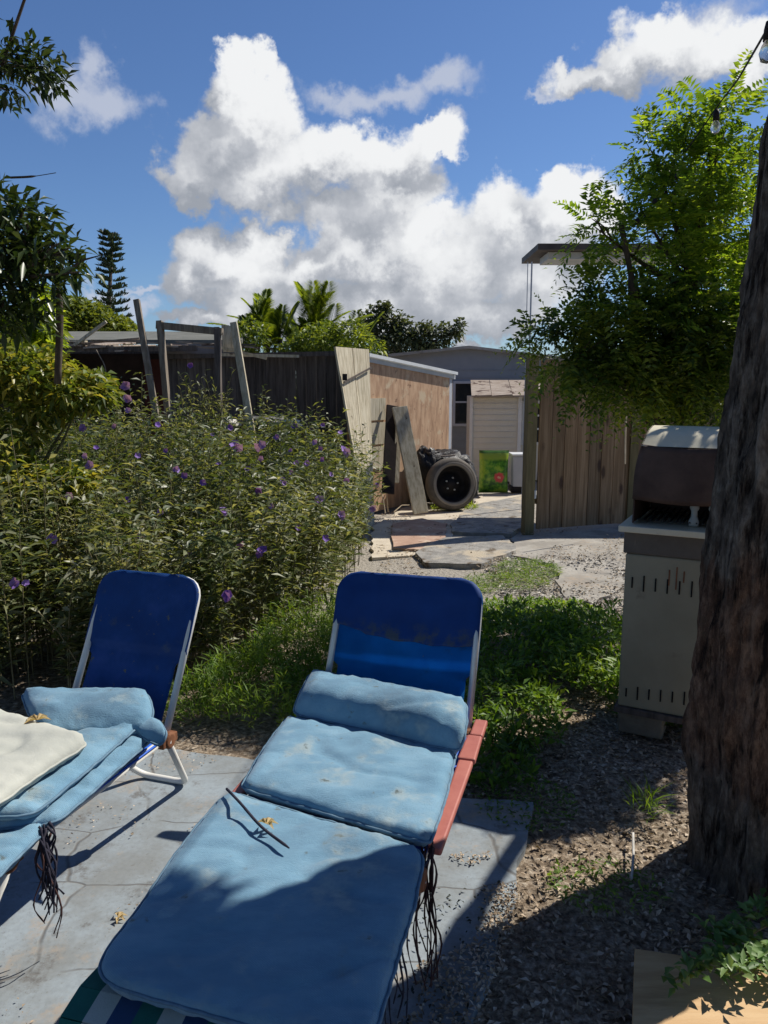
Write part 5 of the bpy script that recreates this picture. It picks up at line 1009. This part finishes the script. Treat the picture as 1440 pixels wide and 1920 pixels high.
leafy('round_shrub', 'lime green bushy shrub showing above the top of the dark fence', 'shrub', (-.8, 12, 0), [rb(600, 640, 12, 50, 34, .4), rb(655, 635, 12, 40, 38, .4), rb(470, 630, 12, 30, 34, .3), rb(560, 655, 12, 40, 20, .3), rb(700, 655, 12, 22, 20, .3)], 2600, (.06, .13), (.03, .055), 'bushleaf', ([(-.9, 12, 0), (-.9, 12, 1), (-.9, 12, 2.0)], [.05, .04, .03]), .5)
leafy('airy_tree', 'airy grey green tree with gaps in its crown beyond the plywood shed', 'tree', (.35, 24, 0), [rb(715, 590, 24, 22, 24, .5), rb(745, 610, 24, 28, 28, .5), rb(770, 635, 24, 35, 30, .6), rb(800, 620, 24, 20, 18, .5), rb(835, 625, 24, 22, 20, .5), rb(858, 620, 24, 14, 18, .4), rb(810, 650, 24, 45, 20, .6), rb(725, 645, 24, 40, 30, .6), rb(690, 610, 24, 28, 35, .6), rb(720, 575, 24, 12, 12, .3), rb(865, 605, 24, 8, 10, .2, 60)], 3300, (.12, .24), (.07, .12), 'farleaf', ([(.4, 24, 0), (.4, 24, 1.5), (.5, 24, 2.6)], [.15, .12, .08]), .0, k=4)
leafy('vine_covered_tree', 'rounded vine covered tree top behind the grey shed roof', 'tree', (-8, 20, 0), [rb(150, 600, 20, 60, 38, 1.0), rb(200, 615, 20, 50, 25, .9), rb(235, 625, 20, 25, 14, .5), rb(120, 590, 20, 40, 35, .8)], 5200, (.10, .2), (.07, .13), 'vineleaf', ([(-7.9, 20, 0), (-7.9, 20, 1.2), (-7.9, 20, 2.4)], [.2, .16, .1]), .6)
# norfolk pine
def pine():
    b = D(205, 600, 42); b.z = 0; top = D(212, 437, 42); tr = thing('norfolk_pine', 'tall narrow dark conifer far behind the shed roof', 'tree', b); g = MB(); g.tube([b, Vector((b.x, b.y, top.z * .6)), top], [.22, .14, .03], 8); g.build('trunk', M['bark_far'], tr, smooth=True)
    pos, dr, L = [], [], []; z = 2.5
    while z < top.z:
        f = (top.z - z) / (top.z - 3); l = .40 + .65 * min(1, f * 1.1) if f > .1 else .45; nb = 8
        for i in range(nb):
            a = random.uniform(0, 6.28)
            for q in np.linspace(.15, 1, 10):
                p = Vector((b.x + .3 * (z / top.z), b.y, z)) + Vector((math.cos(a), math.sin(a), .25 * q)) * (l * q)
                for s in range(3): pos.append((p + Vector((random.uniform(-.06, .06), random.uniform(-.06, .06), 0)))[:]); dr.append((math.cos(a) * .5 + random.uniform(-.5, .5), math.sin(a) * .5 + random.uniform(-.5, .5), random.uniform(.3, 1.2))); L.append(random.uniform(.18, .34))
        z += .27 if z > top.z * .75 else .40
    n = len(pos); leafobj('crown', M['pine'], tr, (pos, dr, rdir(n), np.array(L), np.array(L) * .3))
pine()
# far tree line that closes the horizon
n = 26000; bl = []
for i in range(70):
    x = -75 + i * 2.2 + random.uniform(-1, 1); bl.append((x, 62 + random.uniform(-5, 5), random.uniform(.8, 1.4), 2.6, 2, random.uniform(1.0, 1.8), 1))
p, d, _ = in_blobs(bl, n, .6); setp(leafobj('distant_treeline', M['farleaf'], None, (p, rdir(n), rdir(n), rng.uniform(.3, .6, n), rng.uniform(.2, .4, n)), origin=(0, 62, 0)), 'low line of distant trees along the horizon', 'trees', kind='stuff')

# ---------------------------------------------------------------- string light from trunk to tree
sg = thing('string_light', 'black wire with hanging clear bulbs strung from the trunk to the bright tree', 'string light', D(1436, 50, 2.6))
w0, w1_ = D(1440, 52, 2.6), D(1352, 190, 4.3); g = MB(); pts = [w0 + (w0 - w1_) * .25, w0, w0.lerp(w1_, .5) - Vector((0, 0, .02)), w1_, w1_ + Vector((.02, .5, -.1))]; g.tube(pts, .004, 6); g.build('wire', M['rim'], sg)
glassm, tt, oo = new_mat('clear_bulb_glass'); pb = tt.add('ShaderNodeBsdfPrincipled', {'Base Color': (.85, .85, .8, 1), 'Roughness': .05, 'Transmission Weight': .8}); tt.l.new(pb.outputs[0], oo.inputs[0])
for (c, s) in ((w0 + Vector((.005, 0, -.012)), 1.0), (w1_ + Vector((-.02, 0, -.07)), 1.35)):
    g = MB(); g.lathe([(0, .03), (.012, .03), (.016, .01), (.017, -.025), (0, -.025)], c, (0, 0, 1), 14); k = g.build('socket', M['rim'], sg, smooth=True)
    g = MB(); g.lathe([(.012, -.025), (.02, -.04), (.026, -.06), (.02, -.082), (0, -.092)], c, (0, 0, 1), 16); g.build('bulb', glassm, sg, smooth=True)

# ---------------------------------------------------------------- bits in the foreground
g = MB(); a_, b_ = P(1187, 1562, .01), P(1184, 1648, .01); g.tube([a_, a_.lerp(b_, .5) + Vector((.004, 0, 0)), b_], [.0045, .0045, .004], 8); setp(g.build('white_stick', surf('peeling_white_stick', [(.35, .33, .3), (.6, .58, .54)], 30), origin=a_, smooth=True), 'short peeling white stick lying in the mulch near the trunk', 'stick')
pb_ = thing('plywood_board', 'orange plywood board lying on the mulch, partly overgrown by vine', 'board', P(1300, 1850))
g = MB(); q = [P(1190, 1778, .03), P(1183, 1990, .03), P(1640, 1990, .03), P(1640, 1845, .03)]; g.quad(*q, .02, (0, 0, 1)); g.build('sheet', M['new_ply'], pb_, bevel=.002)
def creeper():
    tr = thing('creeping_vine', 'leafy green creeper trailing over the orange plywood board', 'vine', P(1400, 1780)); g = MB(); pos, dr, up = [], [], []
    for pth in ([(1560, 1690), (1450, 1730), (1380, 1770), (1320, 1810), (1262, 1838)], [(1560, 1760), (1480, 1790), (1400, 1800), (1340, 1815)], [(1500, 1700), (1430, 1700), (1370, 1760), (1330, 1750)], [(1560, 1820), (1480, 1830), (1420, 1812), (1370, 1830)]):
        pts = smoothpath([P(x, y, .06 + .03 * random.random()) for x, y in pth], 7); g.tube(pts, .003, 5)
        for p in pts:
            for _ in range(5): pos.append((p + Vector((random.uniform(-.025, .025), random.uniform(-.025, .025), random.uniform(-.01, .03))))[:]); dr.append((random.uniform(-1, 1), random.uniform(-1, 1), random.uniform(-.1, .6))); up.append((random.uniform(-.4, .4), random.uniform(-.4, .4), 1))
    g.build('stem', M['stem'], tr); n = len(pos); leafobj('leaves', M['vineleaf2'], tr, (pos, dr, up, rng.uniform(.03, .055, n), rng.uniform(.014, .024, n)), droop=.2)
M['vineleaf2'] = leafmat('pale_creeper_leaf', [(.05, .12, .03), (.13, .24, .06), (.26, .36, .15)], .35, .45)
creeper()
